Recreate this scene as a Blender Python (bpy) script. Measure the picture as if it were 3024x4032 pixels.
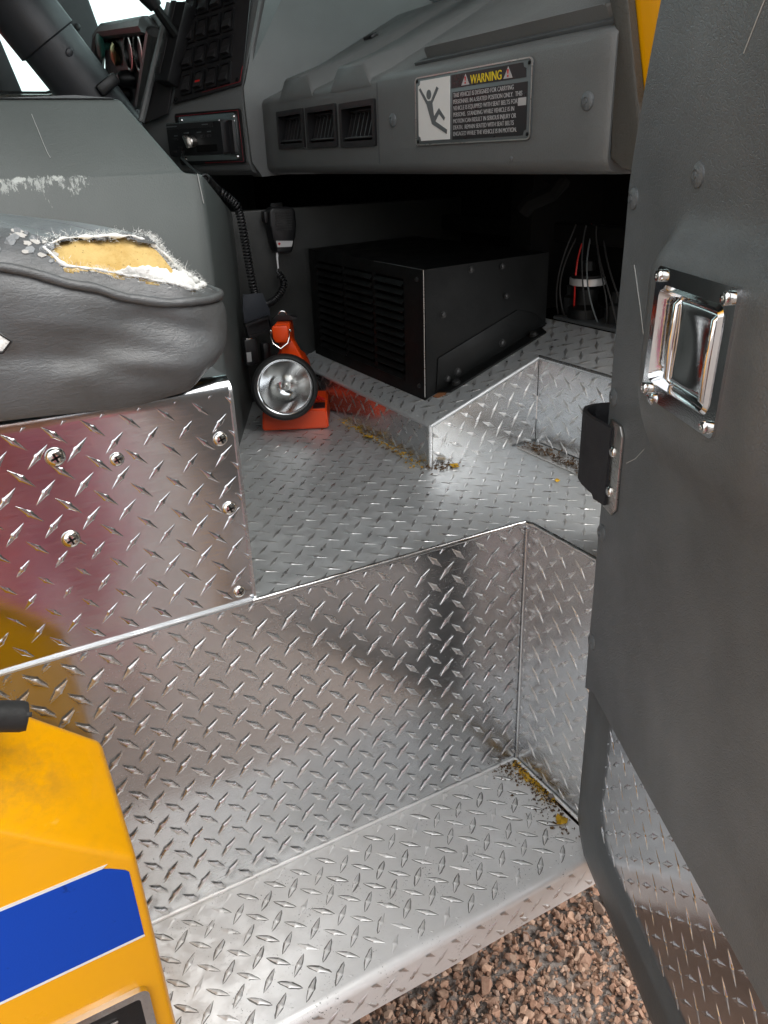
import bpy, bmesh, math, random
import numpy as np
from mathutils import Vector as V, Matrix, noise as mnoise

for o in list(bpy.data.objects):
    bpy.data.objects.remove(o, do_unlink=True)
SC = bpy.context.scene
COL = SC.collection
R = math.radians

# ------------------------------------------------------------------ camera, sky, sun, exposure
# Vehicle frame: x = forward, y = across towards the driver, z = up, cab floor at z = 0 (metres).
cd = bpy.data.cameras.new('camera')
cam = bpy.data.objects.new('camera', cd)
COL.objects.link(cam)
cd.sensor_fit = 'VERTICAL'
cd.sensor_height = 36.0
cd.lens = 36.0 * 3100.0 / 4032.0
cd.clip_start = 0.02
cd.clip_end = 2000.0
az, pt, ro = R(61.5), R(24.3), R(-2.1)
fw = V((math.cos(az) * math.cos(pt), math.sin(az) * math.cos(pt), -math.sin(pt)))
rt = fw.cross(V((0, 0, 1))).normalized()
up = rt.cross(fw)
rt2 = rt * math.cos(ro) + up * math.sin(ro)
up2 = rt2.cross(fw)
cam.matrix_world = Matrix(((rt2.x, up2.x, -fw.x, -0.6349), (rt2.y, up2.y, -fw.y, -0.7602),
                           (rt2.z, up2.z, -fw.z, 0.46), (0, 0, 0, 1)))
SC.camera = cam

SUN_EL, SUN_AZ = R(54), R(-62)        # high on the open door's side, veiled by cloud
w = bpy.data.worlds.new('World')
SC.world = w
w.use_nodes = True
nt = w.node_tree
bg = nt.nodes['Background']
sky = nt.nodes.new('ShaderNodeTexSky')
sky.sky_type = 'NISHITA'
sky.sun_disc = False
sky.sun_elevation = SUN_EL
sky.sun_rotation = R(90) - SUN_AZ
sky.air_density = 1.0
sky.dust_density = 3.0
hs = nt.nodes.new('ShaderNodeHueSaturation')
hs.inputs['Saturation'].default_value = 0.22      # thin overcast: the blue is mostly veiled
nt.links.new(sky.outputs[0], hs.inputs['Color'])
cl = nt.nodes.new('ShaderNodeMix')                # an even white cloud sheet over it
cl.data_type = 'RGBA'
cl.inputs[0].default_value = 0.65
cl.inputs[7].default_value = (6.3, 6.5, 6.6, 1)
nt.links.new(hs.outputs[0], cl.inputs[6])
nt.links.new(cl.outputs[2], bg.inputs['Color'])
bg.inputs['Strength'].default_value = 0.15

sd = bpy.data.lights.new('sun', 'SUN')
sd.energy = 0.8
sd.angle = R(50)
sd.color = (1.0, 0.96, 0.9)
so = bpy.data.objects.new('sun', sd)
COL.objects.link(so)
sdir = V((math.cos(SUN_EL) * math.cos(SUN_AZ), math.cos(SUN_EL) * math.sin(SUN_AZ), math.sin(SUN_EL)))
so.rotation_euler = sdir.to_track_quat('Z', 'Y').to_euler()
so.location = sdir * 6

SC.view_settings.view_transform = 'Standard'
SC.view_settings.look = 'None'
SC.view_settings.exposure = 1.25
SC.view_settings.gamma = 1.0
SC.view_settings.use_curve_mapping = False
SC.cycles.use_denoising = True
SC.cycles.max_bounces = 7
SC.cycles.glossy_bounces = 4
SC.cycles.transparent_max_bounces = 12
SC.cycles.sample_clamp_indirect = 6.0
SC.cycles.caustics_reflective = False
SC.cycles.caustics_refractive = False

# ------------------------------------------------------------------ helpers
rnd = random.Random(7)
ORG = {}
LM = {}


class Fr:
    """A local frame: p(a, b, c) = origin + a u + b v + c w."""
    def __init__(s, o, u, v, wv=None):
        s.o, s.u, s.v = V(o), V(u).normalized(), V(v).normalized()
        s.w = V(wv).normalized() if wv is not None else s.u.cross(s.v).normalized()

    def p(s, a, b, c=0.0):
        return s.o + s.u * a + s.v * b + s.w * c

    def mat(s, a=0, b=0, c=0):
        q = s.p(a, b, c)
        return Matrix(((s.u.x, s.v.x, s.w.x, q.x), (s.u.y, s.v.y, s.w.y, q.y), (s.u.z, s.v.z, s.w.z, q.z), (0, 0, 0, 1)))

    def at(s, a, b, c=0.0):
        return Fr(s.p(a, b, c), s.u, s.v, s.w)


WF = Fr((0, 0, 0), (1, 0, 0), (0, 1, 0), (0, 0, 1))


def tag(o, label=None, cat=None, group=None, kind=None):
    if label: o['label'] = label
    if cat: o['category'] = cat
    if group: o['group'] = group
    if kind: o['kind'] = kind
    return o


def thing(name, label, cat, loc, group=None):
    o = bpy.data.objects.new(name, None)
    o.empty_display_size = 0.05
    COL.objects.link(o)
    o.location = loc
    ORG[o] = V(loc)
    return tag(o, label, cat, group)


def fin(name, bm, mat, parent=None, angle=35, loc=(0, 0, 0), kind=None, mods=None, recalc=True):
    """Link a bmesh (world coordinates) as one mesh object under parent."""
    org = ORG[parent] if parent is not None else V(loc)
    bmesh.ops.remove_doubles(bm, verts=bm.verts, dist=1e-6)
    if recalc:
        bmesh.ops.recalc_face_normals(bm, faces=bm.faces)
    bmesh.ops.translate(bm, verts=bm.verts, vec=-org)
    me = bpy.data.meshes.new(name)
    bm.to_mesh(me)
    bm.free()
    if angle:
        me.polygons.foreach_set('use_smooth', [True] * len(me.polygons))
        me.set_sharp_from_angle(angle=R(angle))
    me.materials.append(mat)
    o = bpy.data.objects.new(name, me)
    COL.objects.link(o)
    if parent is not None:
        o.parent = parent
    else:
        o.location = org
    ORG[o] = org
    if kind: o['kind'] = kind
    return o


def place(name, me, parent, F, a=0, b=0, c=0, scale=1.0):
    """A shared mesh set at a point of a frame."""
    o = bpy.data.objects.new(name, me)
    COL.objects.link(o)
    o.parent = parent
    m = F.mat(a, b, c)
    m.translation -= ORG[parent]
    m = m @ Matrix.Scale(scale, 4)
    o.matrix_basis = m
    if parent in LM: o.matrix_parent_inverse = LM[parent].inverted()
    LM[o] = m
    ORG[o] = ORG[parent]
    return o


def mesh_of(bm, name, mat, angle=40):
    bmesh.ops.recalc_face_normals(bm, faces=bm.faces)
    me = bpy.data.meshes.new(name)
    bm.to_mesh(me)
    bm.free()
    me.polygons.foreach_set('use_smooth', [True] * len(me.polygons))
    me.set_sharp_from_angle(angle=R(angle))
    me.materials.append(mat)
    return me


def merge(bm, t, F=WF):
    m = {}
    for v in t.verts:
        m[v] = bm.verts.new(F.p(*v.co))
    for f in t.faces:
        try:
            bm.faces.new([m[v] for v in f.verts])
        except ValueError:
            pass
    t.free()


def box(bm, lo, hi, F=WF, bev=0.0, seg=2):
    t = bmesh.new()
    bmesh.ops.create_cube(t, size=1.0)
    for v in t.verts:
        v.co = V([lo[i] + (hi[i] - lo[i]) * (v.co[i] + 0.5) for i in range(3)])
    if bev > 0:
        bmesh.ops.bevel(t, geom=list(t.edges), offset=bev, segments=seg, affect='EDGES', profile=0.5)
    merge(bm, t, F)


def prism(bm, pts, w0, w1, F=WF, bev=0.0, seg=2, only_top=False):
    t = bmesh.new()
    a = [t.verts.new((p[0], p[1], w0)) for p in pts]
    b = [t.verts.new((p[0], p[1], w1)) for p in pts]
    n = len(pts)
    t.faces.new(a[::-1])
    top = t.faces.new(b)
    for i in range(n):
        t.faces.new((a[i], a[(i + 1) % n], b[(i + 1) % n], b[i]))
    if bev > 0:
        ed = list(top.edges) if only_top else list(t.edges)
        bmesh.ops.bevel(t, geom=ed, offset=bev, segments=seg, affect='EDGES', profile=0.5)
    merge(bm, t, F)


def rrect(a0, b0, a1, b1, r, n=5):
    out = []
    for cx, cy, s in ((a1 - r, b1 - r, 0), (a0 + r, b1 - r, 90), (a0 + r, b0 + r, 180), (a1 - r, b0 + r, 270)):
        for k in range(n + 1):
            t = R(s + 90 * k / n)
            out.append((cx + r * math.cos(t), cy + r * math.sin(t)))
    return out


def ring_plate(bm, outer, inner, w0, w1, F):
    """A flat frame: two loops with the same number of points."""
    n = len(outer)
    A = [bm.verts.new(F.p(x, y, w1)) for x, y in outer]
    B = [bm.verts.new(F.p(x, y, w1)) for x, y in inner]
    C = [bm.verts.new(F.p(x, y, w0)) for x, y in outer]
    D = [bm.verts.new(F.p(x, y, w0)) for x, y in inner]
    for i in range(n):
        j = (i + 1) % n
        bm.faces.new((A[i], A[j], B[j], B[i]))
        bm.faces.new((A[i], C[i], C[j], A[j]))
        bm.faces.new((B[i], B[j], D[j], D[i]))
        bm.faces.new((C[i], D[i], D[j], C[j]))


def tube(bm, pts, r, seg=8, cap=True, closed=False):
    pts = [V(p) for p in pts]
    n = len(pts)
    rr = r if isinstance(r, (list, tuple)) else [r] * n
    rings = []
    prev = None
    for i, p in enumerate(pts):
        if closed:
            d = (pts[(i + 1) % n] - pts[i - 1]).normalized()
        else:
            d = (pts[min(i + 1, n - 1)] - pts[max(i - 1, 0)]).normalized()
        if prev is None:
            a = d.orthogonal().normalized()
        else:
            a = (prev - d * prev.dot(d))
            a = a.normalized() if a.length > 1e-9 else d.orthogonal().normalized()
        prev = a
        b = d.cross(a)
        rings.append([bm.verts.new(p + (a * math.cos(2 * math.pi * k / seg) + b * math.sin(2 * math.pi * k / seg)) * rr[i]) for k in range(seg)])
    for i in range(n if closed else n - 1):
        A, B = rings[i], rings[(i + 1) % n]
        for k in range(seg):
            bm.faces.new((A[k], A[(k + 1) % seg], B[(k + 1) % seg], B[k]))
    if cap and not closed:
        bm.faces.new(rings[0][::-1])
        bm.faces.new(rings[-1])


def lathe(bm, prof, F, seg=24, sx=1.0, sy=1.0):
    """prof = (radius, height along w) pairs."""
    rings = []
    for r, h in prof:
        if r < 1e-6:
            rings.append([bm.verts.new(F.p(0, 0, h))])
        else:
            rings.append([bm.verts.new(F.p(r * sx * math.cos(2 * math.pi * k / seg), r * sy * math.sin(2 * math.pi * k / seg), h)) for k in range(seg)])
    for A, B in zip(rings, rings[1:]):
        for k in range(seg):
            q = [A[k % len(A)], A[(k + 1) % seg % len(A)], B[(k + 1) % seg % len(B)], B[k % len(B)]]
            q = list(dict.fromkeys(q))
            if len(q) > 2:
                try: bm.faces.new(q)
                except ValueError: pass


def grid(bm, nu, nv, fn, keep=None, thick=None):
    P = [[bm.verts.new(fn(i / nu, j / nv)) for j in range(nv + 1)] for i in range(nu + 1)]
    for i in range(nu):
        for j in range(nv):
            if keep is None or keep((i + .5) / nu, (j + .5) / nv):
                bm.faces.new((P[i][j], P[i + 1][j], P[i + 1][j + 1], P[i][j + 1]))
    loose = [v for v in bm.verts if not v.link_faces]
    bmesh.ops.delete(bm, geom=loose, context='VERTS')


def sheet(bm, pts, F=WF, thick=0.003):
    """A plate: polygon pts in (u, v), top at w = 0, thickness downwards."""
    prism(bm, pts, -thick, 0, F)


def interp(tab, x):
    if x <= tab[0][0]: return tab[0][1]
    for (a, b), (c, d) in zip(tab, tab[1:]):
        if x <= c:
            t = (x - a) / (c - a)
            t = t * t * (3 - 2 * t) * .5 + t * .5
            return b + (d - b) * t
    return tab[-1][1]


def inpoly(x, y, poly):
    c = False
    j = len(poly) - 1
    for i in range(len(poly)):
        xi, yi = poly[i]; xj, yj = poly[j]
        if (yi > y) != (yj > y) and x < (xj - xi) * (y - yi) / (yj - yi) + xi:
            c = not c
        j = i
    return c


def nz(x, y, z=0.0):
    return mnoise.noise(V((x, y, z)))


LUG_T = (-1, -.72, -.4, -.14, -.07, .07, .14, .4, .72, 1)


def lug_profile():
    """One tread lug along +u, pointed at both ends, with the small knob in the middle."""
    vs, fs = [], []
    for t in LUG_T:
        a = abs(t)
        wd = (1 - a) ** 0.8
        hh = (1 - a ** 2.2)
        if a < .1: wd, hh = 1.12, 1.22
        elif a < .2: wd, hh = .86, .97
        for c, q in ((-1, -.25), (-.62, .62), (0, 1), (.62, .62), (1, -.25)):
            vs.append((t, c * max(wd, .03), q * max(hh, .02) if q > 0 else q))
    for i in range(len(LUG_T) - 1):
        for k in range(4):
            fs.append((i * 5 + k, (i + 1) * 5 + k, (i + 1) * 5 + k + 1, i * 5 + k + 1))
    return vs, fs


LUGV, LUGF = lug_profile()


def lugs(parent, mat, F, poly, a0, su=.0362, sv=.0365, rot=0.0, L=.0154, W=.0036, H=.0012, name='tread_lugs', grime=0):
    """Raised lugs of a tread plate on the convex polygon poly of frame F; a0 is one lug leaning up to the right."""
    t = bmesh.new()
    cen = []
    us = [p[0] for p in poly]; vs = [p[1] for p in poly]
    cr, sr = math.cos(rot), math.sin(rot)
    rad = max(max(us) - min(us), max(vs) - min(vs)) + .1
    n = int(rad / min(su, sv)) + 2
    g = .012
    bx = (min(us) - g, max(us) + g, min(vs) - g, max(vs) + g)
    for i in range(-2 * n, 2 * n):
        for j in range(-2 * n, 2 * n):
            for k in (0, 1):
                lu, lv = (i + .5 * k) * su, (j + .5 * k) * sv
                cu, cv = a0[0] + lu * cr - lv * sr, a0[1] + lu * sr + lv * cr
                if not (bx[0] < cu < bx[1] and bx[2] < cv < bx[3]): continue
                an = rot + (R(45) if k == 0 else R(-45)) + rnd.uniform(-.02, .02)
                ca, sa = math.cos(an), math.sin(an)
                hs_ = H * rnd.uniform(.8, 1.1)
                cen.append((cu, cv, an))
                q = [t.verts.new((cu + x * L * ca - y * W * sa, cv + x * L * sa + y * W * ca, z_ * hs_)) for x, y, z_ in LUGV]
                for f in LUGF:
                    t.faces.new([q[m] for m in f])
    mu, mv = sum(us) / len(us), sum(vs) / len(vs)
    inner = [(mu + (a_ - mu) * .97, mv + (b_ - mv) * .90) for a_, b_ in poly]
    area = sum(poly[i][0] * poly[(i + 1) % len(poly)][1] - poly[(i + 1) % len(poly)][0] * poly[i][1] for i in range(len(poly)))
    for i in range(len(poly)):
        p, q = V((*poly[i], 0)), V((*poly[(i + 1) % len(poly)], 0))
        e = (q - p).normalized()
        no = V((e.y, -e.x, 0)) * (1 if area > 0 else -1)
        bmesh.ops.bisect_plane(t, geom=list(t.verts) + list(t.edges) + list(t.faces), plane_co=p - no * .0008, plane_no=no, clear_outer=True)
    bm = bmesh.new()
    merge(bm, t, F)
    o = fin(name, bm, mat, parent, angle=50, kind='stuff', recalc=True)
    if grime:
        # dirt packed round the foot of the lugs
        bm = bmesh.new()
        for cu, cv, an in cen:
            if not inpoly(cu, cv, inner) or rnd.random() > grime: continue
            ca, sa = math.cos(an), math.sin(an)
            g0 = rnd.uniform(.0003, .0011)
            ou, ov = rnd.gauss(0, .0003), rnd.gauss(0, .0003)
            P_ = []
            for t_ in (-1, -.72, -.4, -.1, .1, .4, .72, 1, .72, .4, .1, -.1, -.4, -.72):
                P_.append(t_)
            ring_ = []
            for q_, t_ in enumerate(P_):
                sg = 1 if q_ < 8 else -1
                if abs(t_) == 1: sg = 0
                hw = W * (1 - abs(t_)) ** .8 + g0 * rnd.uniform(.3, 1.5)
                x_, y_ = t_ * (L + g0), sg * hw
                ring_.append(bm.verts.new(F.p(cu + ou + x_ * ca - y_ * sa, cv + ov + x_ * sa + y_ * ca, .00012)))
            bm.faces.new(ring_)
        fin('packed_dirt', bm, M['grime'], parent, angle=0, kind='stuff', recalc=False)
    return o


# ------------------------------------------------------------------ materials
MATS = {}


class N:
    """Small node-tree writer."""
    def __init__(s, name):
        s.m = bpy.data.materials.new(name)
        s.m.use_nodes = True
        s.t = s.m.node_tree
        s.b = s.t.nodes['Principled BSDF']
        s.tc = s.t.nodes.new('ShaderNodeTexCoord').outputs['Object']
        MATS[name] = s.m

    def n(s, kind, **kw):
        q = s.t.nodes.new('ShaderNode' + kind)
        for k, v in kw.items(): setattr(q, k, v)
        return q

    def l(s, a, b): s.t.links.new(a, b)

    def mapped(s, scale=(1, 1, 1), loc=(0, 0, 0), rot=(0, 0, 0)):
        q = s.n('Mapping')
        q.inputs['Scale'].default_value = scale
        q.inputs['Location'].default_value = loc
        q.inputs['Rotation'].default_value = rot
        s.l(s.tc, q.inputs['Vector'])
        return q.outputs[0]

    def noise(s, scale, detail=4, rough=.55, vec=None, dist=0.0):
        q = s.n('TexNoise')
        q.inputs['Scale'].default_value = scale
        q.inputs['Detail'].default_value = detail
        q.inputs['Roughness'].default_value = rough
        q.inputs['Distortion'].default_value = dist
        s.l(vec if vec is not None else s.tc, q.inputs['Vector'])
        return q.outputs[0]

    def voro(s, scale, feature='F1', vec=None, rand=1.0):
        q = s.n('TexVoronoi', feature=feature)
        q.inputs['Scale'].default_value = scale
        q.inputs['Randomness'].default_value = rand
        s.l(vec if vec is not None else s.tc, q.inputs['Vector'])
        return q.outputs['Distance']

    def ramp(s, x, lo, hi, a=0.0, b=1.0):
        q = s.n('MapRange')
        q.clamp = True
        for i, v in enumerate((lo, hi, a, b)): q.inputs[i + 1].default_value = v
        s.l(x, q.inputs[0])
        return q.outputs[0]

    def mul(s, a, b, op='MULTIPLY'):
        q = s.n('Math', operation=op)
        for i, v in enumerate((a, b)):
            if isinstance(v, (int, float)): q.inputs[i].default_value = v
            else: s.l(v, q.inputs[i])
        return q.outputs[0]

    def mix(s, f, a, b):
        q = s.n('Mix', data_type='RGBA')
        if isinstance(f, (int, float)): q.inputs[0].default_value = f
        else: s.l(f, q.inputs[0])
        for i, v in ((6, a), (7, b)):
            if isinstance(v, (tuple, list)): q.inputs[i].default_value = (*v[:3], 1)
            else: s.l(v, q.inputs[i])
        return q.outputs[2]

    def bump(s, h, dist, strength=1.0, prev=None):
        q = s.n('Bump')
        q.inputs['Strength'].default_value = strength
        q.inputs['Distance'].default_value = dist
        s.l(h, q.inputs['Height'])
        if prev is not None: s.l(prev, q.inputs['Normal'])
        return q.outputs[0]

    def xyz(s):
        q = s.n('SeparateXYZ')
        s.l(s.tc, q.inputs[0])
        return q.outputs

    def set(s, **kw):
        for k, v in kw.items():
            k = {'color': 'Base Color', 'rough': 'Roughness', 'metal': 'Metallic', 'normal': 'Normal', 'coat': 'Coat Weight', 'coatr': 'Coat Roughness',
                 'spec': 'Specular IOR Level', 'trans': 'Transmission Weight', 'ior': 'IOR', 'emit': 'Emission Color', 'emits': 'Emission Strength', 'aniso': 'Anisotropic', 'sss': 'Subsurface Weight', 'sheen': 'Sheen Weight'}[k]
            i = s.b.inputs[k]
            if isinstance(v, (tuple, list)): i.default_value = (*v[:3], 1)
            elif isinstance(v, (int, float)): i.default_value = v
            else: s.l(v, i)
        return s.m


def plain(name, color, rough=.5, metal=0.0, var=.15, bump=0.0, bscale=300, **kw):
    a = N(name)
    nn = a.noise(9, 5)
    c = a.mix(a.ramp(nn, .3, .7), tuple(x * (1 - var) for x in color), tuple(min(1, x * (1 + var)) for x in color))
    a.set(color=c, metal=metal, rough=a.ramp(a.noise(25, 4), .3, .7, max(.02, rough * .8), min(1, rough * 1.2)), **kw)
    if bump: a.set(normal=a.bump(a.noise(bscale, 3), bump))
    return a.m


def aluminium(name, r0, r1, wave, dirt=0.0, col=(.74, .74, .75), grime=.25, ox=1.0):
    a = N(name)
    big = a.noise(5.0, 3)
    fine = a.noise(60, 6, .65)
    scr = a.noise(38, 5, .7, a.mapped((1, 1, 9), rot=(.3, .2, .4)))
    scr2 = a.noise(900, 2, .5, a.mapped((.06, 1, 1), rot=(.2, .5, .9)))
    stain = a.ramp(a.noise(14, 6, .7), .42, .72)
    c = a.mix(a.mul(stain, grime), col, tuple(x * y for x, y in zip(col, (.66, .62, .56))))
    c = a.mix(a.ramp(fine, .3, .8), tuple(x * .9 for x in col), c)
    rg = a.mul(a.ramp(big, .3, .7, r0, r1), a.ramp(scr, .35, .75, .85, 1.35))
    metal = ox
    if dirt > 0:
        sp = a.mul(a.ramp(a.noise(330, 3, .7), .60, .66), a.ramp(a.noise(22, 5, .7), .50, .64))
        sp = a.mul(sp, dirt)
        c = a.mix(sp, c, (.035, .03, .024))
        rg = a.mul(rg, a.mul(sp, .6), 'ADD')
        q = a.n('Math', operation='SUBTRACT'); q.inputs[0].default_value = 1.0; a.l(sp, q.inputs[1])
        metal = a.mul(q.outputs[0], ox)
    n1 = a.bump(a.noise(9, 2, .4), wave)
    n2 = a.bump(scr2, .00006, .6, n1)
    a.set(color=c, metal=metal, rough=rg, normal=n2)
    return a.m


aluminium('plate_bright', .13, .20, .0013, col=(.69, .71, .74), grime=.3)
aluminium('plate_riser', .17, .26, .0009, dirt=.6, col=(.70, .715, .73), grime=.45, ox=.92)
aluminium('plate_floor', .40, .52, .0006, dirt=.6, col=(.74, .765, .775), grime=.45, ox=.70)
aluminium('plate_tread', .38, .50, .0005, dirt=.95, col=(.96, .96, .95), grime=.45, ox=.45)
aluminium('plate_lug', .24, .34, .0002, col=(.78, .78, .78), grime=.25, ox=.88)
aluminium('plate_edge', .22, .32, .0006, col=(.86, .86, .86), grime=.1)
aluminium('steel_satin', .25, .34, .0001, col=(.62, .60, .57), grime=.1)
aluminium('chrome', .03, .06, .0001, col=(.80, .80, .81), grime=0)
aluminium('screw_steel', .10, .16, .0, col=(.78, .77, .74), grime=.1)


def grained(name, col, rough, gs=260, gd=.0007, var=.1, worn=0.0):
    """Grained plastic or vinyl skin: irregular pebbled creases."""
    a = N(name)
    warp = a.noise(40, 3)
    v1 = a.noise(gs, 4, .6, dist=1.6)
    v2 = a.voro(gs * .9, 'DISTANCE_TO_EDGE')
    hgt = a.mul(v1, a.ramp(v2, 0, .12, .4, 1))
    c = a.mix(a.ramp(a.noise(5, 5, .6), .3, .7), tuple(x * (1 - var) for x in col), tuple(x * (1 + var) for x in col))
    if worn:
        s = a.mul(a.ramp(a.noise(70, 6, .75, a.mapped((1, 1, .4))), .66, .76), worn)
        c = a.mix(s, c, (.42, .43, .42))
    a.set(color=c, rough=a.ramp(a.noise(18, 5), .3, .7, rough * .85, rough * 1.15), normal=a.bump(hgt, gd))
    return a.m


grained('trim_grey', (.115, .126, .133), .38, 320, .0005, var=.28, worn=.10)
grained('trim_pillar', (.062, .058, .050), .52, 320, .0006)
grained('dash_grey', (.128, .134, .134), .34, 420, .00035)
grained('frame_grey', (.075, .082, .085), .42, 150, .0002, var=.2)
plain('black_metal', (.004, .0045, .0045), .5, 0, .3, .0002, 200, spec=.25)
plain('black_plastic', (.008, .008, .009), .42, 0, .2, .0002, 400)
plain('black_rubber', (.014, .014, .014), .55, 0, .3, .0005, 160)
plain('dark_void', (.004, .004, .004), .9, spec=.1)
plain('dark_panel', (.017, .016, .017), .42, 0, .2, .0001, 500)
plain('orange_plastic', (.90, .075, .006), .32, 0, .06, .00008, 300)
plain('red_plastic', (.55, .02, .015), .35)
plain('red_print', (.22, .008, .016), .5)
plain('white_paint', (.80, .80, .78), .4, 0, .03)
plain('sign_black', (.012, .012, .013), .3)
plain('sign_yellow', (.80, .60, .02), .4, 0, .05)
plain('sign_grey', (.12, .135, .14), .4, .2)
plain('label_silver', (.55, .55, .55), .35, .5)
plain('webbing_black', (.018, .018, .021), .75, 0, .2, .0006, 700)
plain('webbing_slate', (.02, .024, .032), .7, 0, .2, .0004, 600)
plain('green_knob', (.05, .20, .16), .4)
plain('brass', (.45, .36, .16), .3, 1.0)
plain('column_grey', (.045, .046, .052), .42, 0, .1, .0002, 500)
plain('cloth_red', (.56, .19, .28), .85, 0, .15, .001, 90)
plain('cloth_blue', (.03, .04, .07), .85, 0, .2, .001, 90)
plain('skin', (.50, .29, .20), .5, 0, .05)
plain('hair_dark', (.03, .02, .015), .6)
plain('grime', (.20, .195, .185), .9, 0, .5)
plain('tunnel_shade', (.017, .0185, .017), .5, 0, .2, .0004, 420)  # cover paint made darker: shade on the tunnel wall put into the colour
plain('bolt_dark', (.05, .05, .05), .45, .6)
plain('scratch_grey', (.42, .43, .42), .5)
plain('rust', (.25, .10, .04), .8, 0, .4)
plain('leaf_yellow', (.62, .36, .02), .6, 0, .3)
plain('litter_brown', (.13, .075, .035), .85, 0, .5)
plain('truck_red', (.50, .02, .03), .3, 0, .05, coat=.5)
plain('tyre', (.02, .02, .02), .8)

# engine cover: hammered dark grey-green paint, scuffed to bare metal along its bend
a = N('cover_paint')
x, y, z = a.xyz()
scuff = a.noise(95, 7, .8, a.mapped((1.2, 1, .55)))
band = a.mul(a.ramp(z, .380, .440), a.ramp(z, .462, .448))
spot = a.mul(a.ramp(x, .10, .18), a.ramp(x, .36, .27))
line = a.mul(a.mul(a.ramp(z, .437, .446), a.ramp(z, .459, .449)), a.mul(a.ramp(x, .08, .17), a.ramp(x, .34, .27)))
wear = a.mul(a.ramp(a.mul(a.mul(a.mul(band, spot), .37), scuff, 'ADD'), .86, .90), .6)
wear2 = a.mul(a.ramp(a.mul(a.mul(line, .36), a.noise(60, 6, .7), 'ADD'), .84, .92), .9)
few = a.mul(a.ramp(a.noise(520, 2, .6), .80, .83), .3)
wear = a.mul(a.mul(wear, wear2, 'MAXIMUM'), few, 'MAXIMUM')
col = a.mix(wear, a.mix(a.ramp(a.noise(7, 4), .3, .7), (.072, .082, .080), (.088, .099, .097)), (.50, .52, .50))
a.set(color=col, rough=.42, normal=a.bump(a.noise(420, 3, .6), .0005))

# seat vinyl: cracked and creased
a = N('seat_vinyl')
cr = a.noise(130, 5, .65, a.mapped((.5, 1, 1.6)), dist=1.2)
ck = a.voro(55, 'DISTANCE_TO_EDGE', a.mapped((1, 1, 1)))
ck2 = a.voro(210, 'DISTANCE_TO_EDGE')
grime = a.ramp(a.noise(7, 6, .7), .45, .72)
col = a.mix(a.mul(grime, .7), (.105, .110, .115), (.055, .051, .045))
a.set(color=col, rough=a.ramp(a.noise(14, 4), .3, .7, .28, .42), normal=a.bump(a.ramp(ck2, 0, .10), .00014, .5, a.bump(cr, .0007)))
a = N('seat_top_vinyl')
x, y, z = a.xyz()
cr = a.noise(90, 5, .65, dist=1.0)
stripe = a.n('Math', operation='SINE')
a.l(a.mul(a.mul(x, a.mul(y, .5), 'ADD'), 190), stripe.inputs[0])
a.set(color=a.mix(a.ramp(a.noise(16, 6, .7), .4, .7), (.13, .14, .15), (.20, .215, .225)), rough=.36, normal=a.bump(a.ramp(stripe.outputs[0], .82, 1, 1, 0), .0012, 1.0, a.bump(cr, .0012)))

a = N('seat_foam')
pit = a.noise(420, 4, .7)
blot = a.ramp(a.noise(38, 5, .7), .42, .68)
c = a.mix(a.mul(blot, .8), (.62, .44, .17), (.46, .28, .07))
c = a.mix(a.ramp(a.noise(300, 3, .8), .63, .7), c, (.16, .09, .02))
a.set(color=c, rough=.95, normal=a.bump(pit, .0014))
plain('batting_white', (.78, .78, .76), .95, 0, .08, .0015, 260)
plain('lining_grey', (.40, .39, .37), .95, 0, .25, .001, 300)
plain('fibre_white', (.74, .74, .72), .9)

# vehicle paint
a = N('yellow_paint')
scf = a.mul(a.ramp(a.noise(46, 6, .75, a.mapped((.35, 1, 1.5), rot=(0, .7, 0))), .64, .70), a.ramp(a.noise(9, 3), .48, .6))
dk = a.mul(a.ramp(a.noise(11, 6, .75), .56, .72), .28)
c = a.mix(dk, (.90, .41, .001), (.58, .29, .02))
c = a.mix(a.mul(scf, .5), c, (.90, .62, .12))
vd_ = a.n('VectorMath', operation='DISTANCE')
a.l(a.tc, vd_.inputs[0]); vd_.inputs[1].default_value = (.335, .04, .60)
smg = a.mul(a.ramp(vd_.outputs['Value'], .075, .015), a.ramp(a.noise(34, 6, .7, a.mapped((.5, 1, 1.4))), .42, .66))
c = a.mix(a.mul(smg, .4), c, (.10, .08, .05))
chip = a.mul(a.ramp(a.noise(170, 3, .7), .735, .76), a.ramp(a.noise(12, 3), .5, .62))
c = a.mix(chip, c, (.55, .42, .28))
a.set(color=c, rough=a.ramp(a.noise(20, 4), .3, .7, .26, .36), coat=.35, coatr=.08)
a = N('blue_film')
c = a.mix(a.ramp(a.noise(24, 6, .7), .62, .7), (.003, .058, .44), (.002, .014, .10))
a.set(color=c, rough=.42, spec=.3, normal=a.bump(a.noise(700, 2), .0001))

# glass
def glass(name, tint, gl=.08):
    m = bpy.data.materials.new(name)
    m.use_nodes = True
    t = m.node_tree
    t.nodes.clear()
    out = t.nodes.new('ShaderNodeOutputMaterial')
    mx = t.nodes.new('ShaderNodeMixShader')
    tr = t.nodes.new('ShaderNodeBsdfTransparent'); tr.inputs[0].default_value = (*tint, 1)
    g = t.nodes.new('ShaderNodeBsdfGlossy'); g.inputs['Roughness'].default_value = .02
    fr = t.nodes.new('ShaderNodeFresnel'); fr.inputs[0].default_value = 1.45
    t.links.new(fr.outputs[0], mx.inputs[0]); t.links.new(tr.outputs[0], mx.inputs[1]); t.links.new(g.outputs[0], mx.inputs[2])
    t.links.new(mx.outputs[0], out.inputs[0])
    MATS[name] = m


glass('window_glass', (.86, .97, .95))
glass('lens_glass', (.95, .97, .97))

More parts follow.
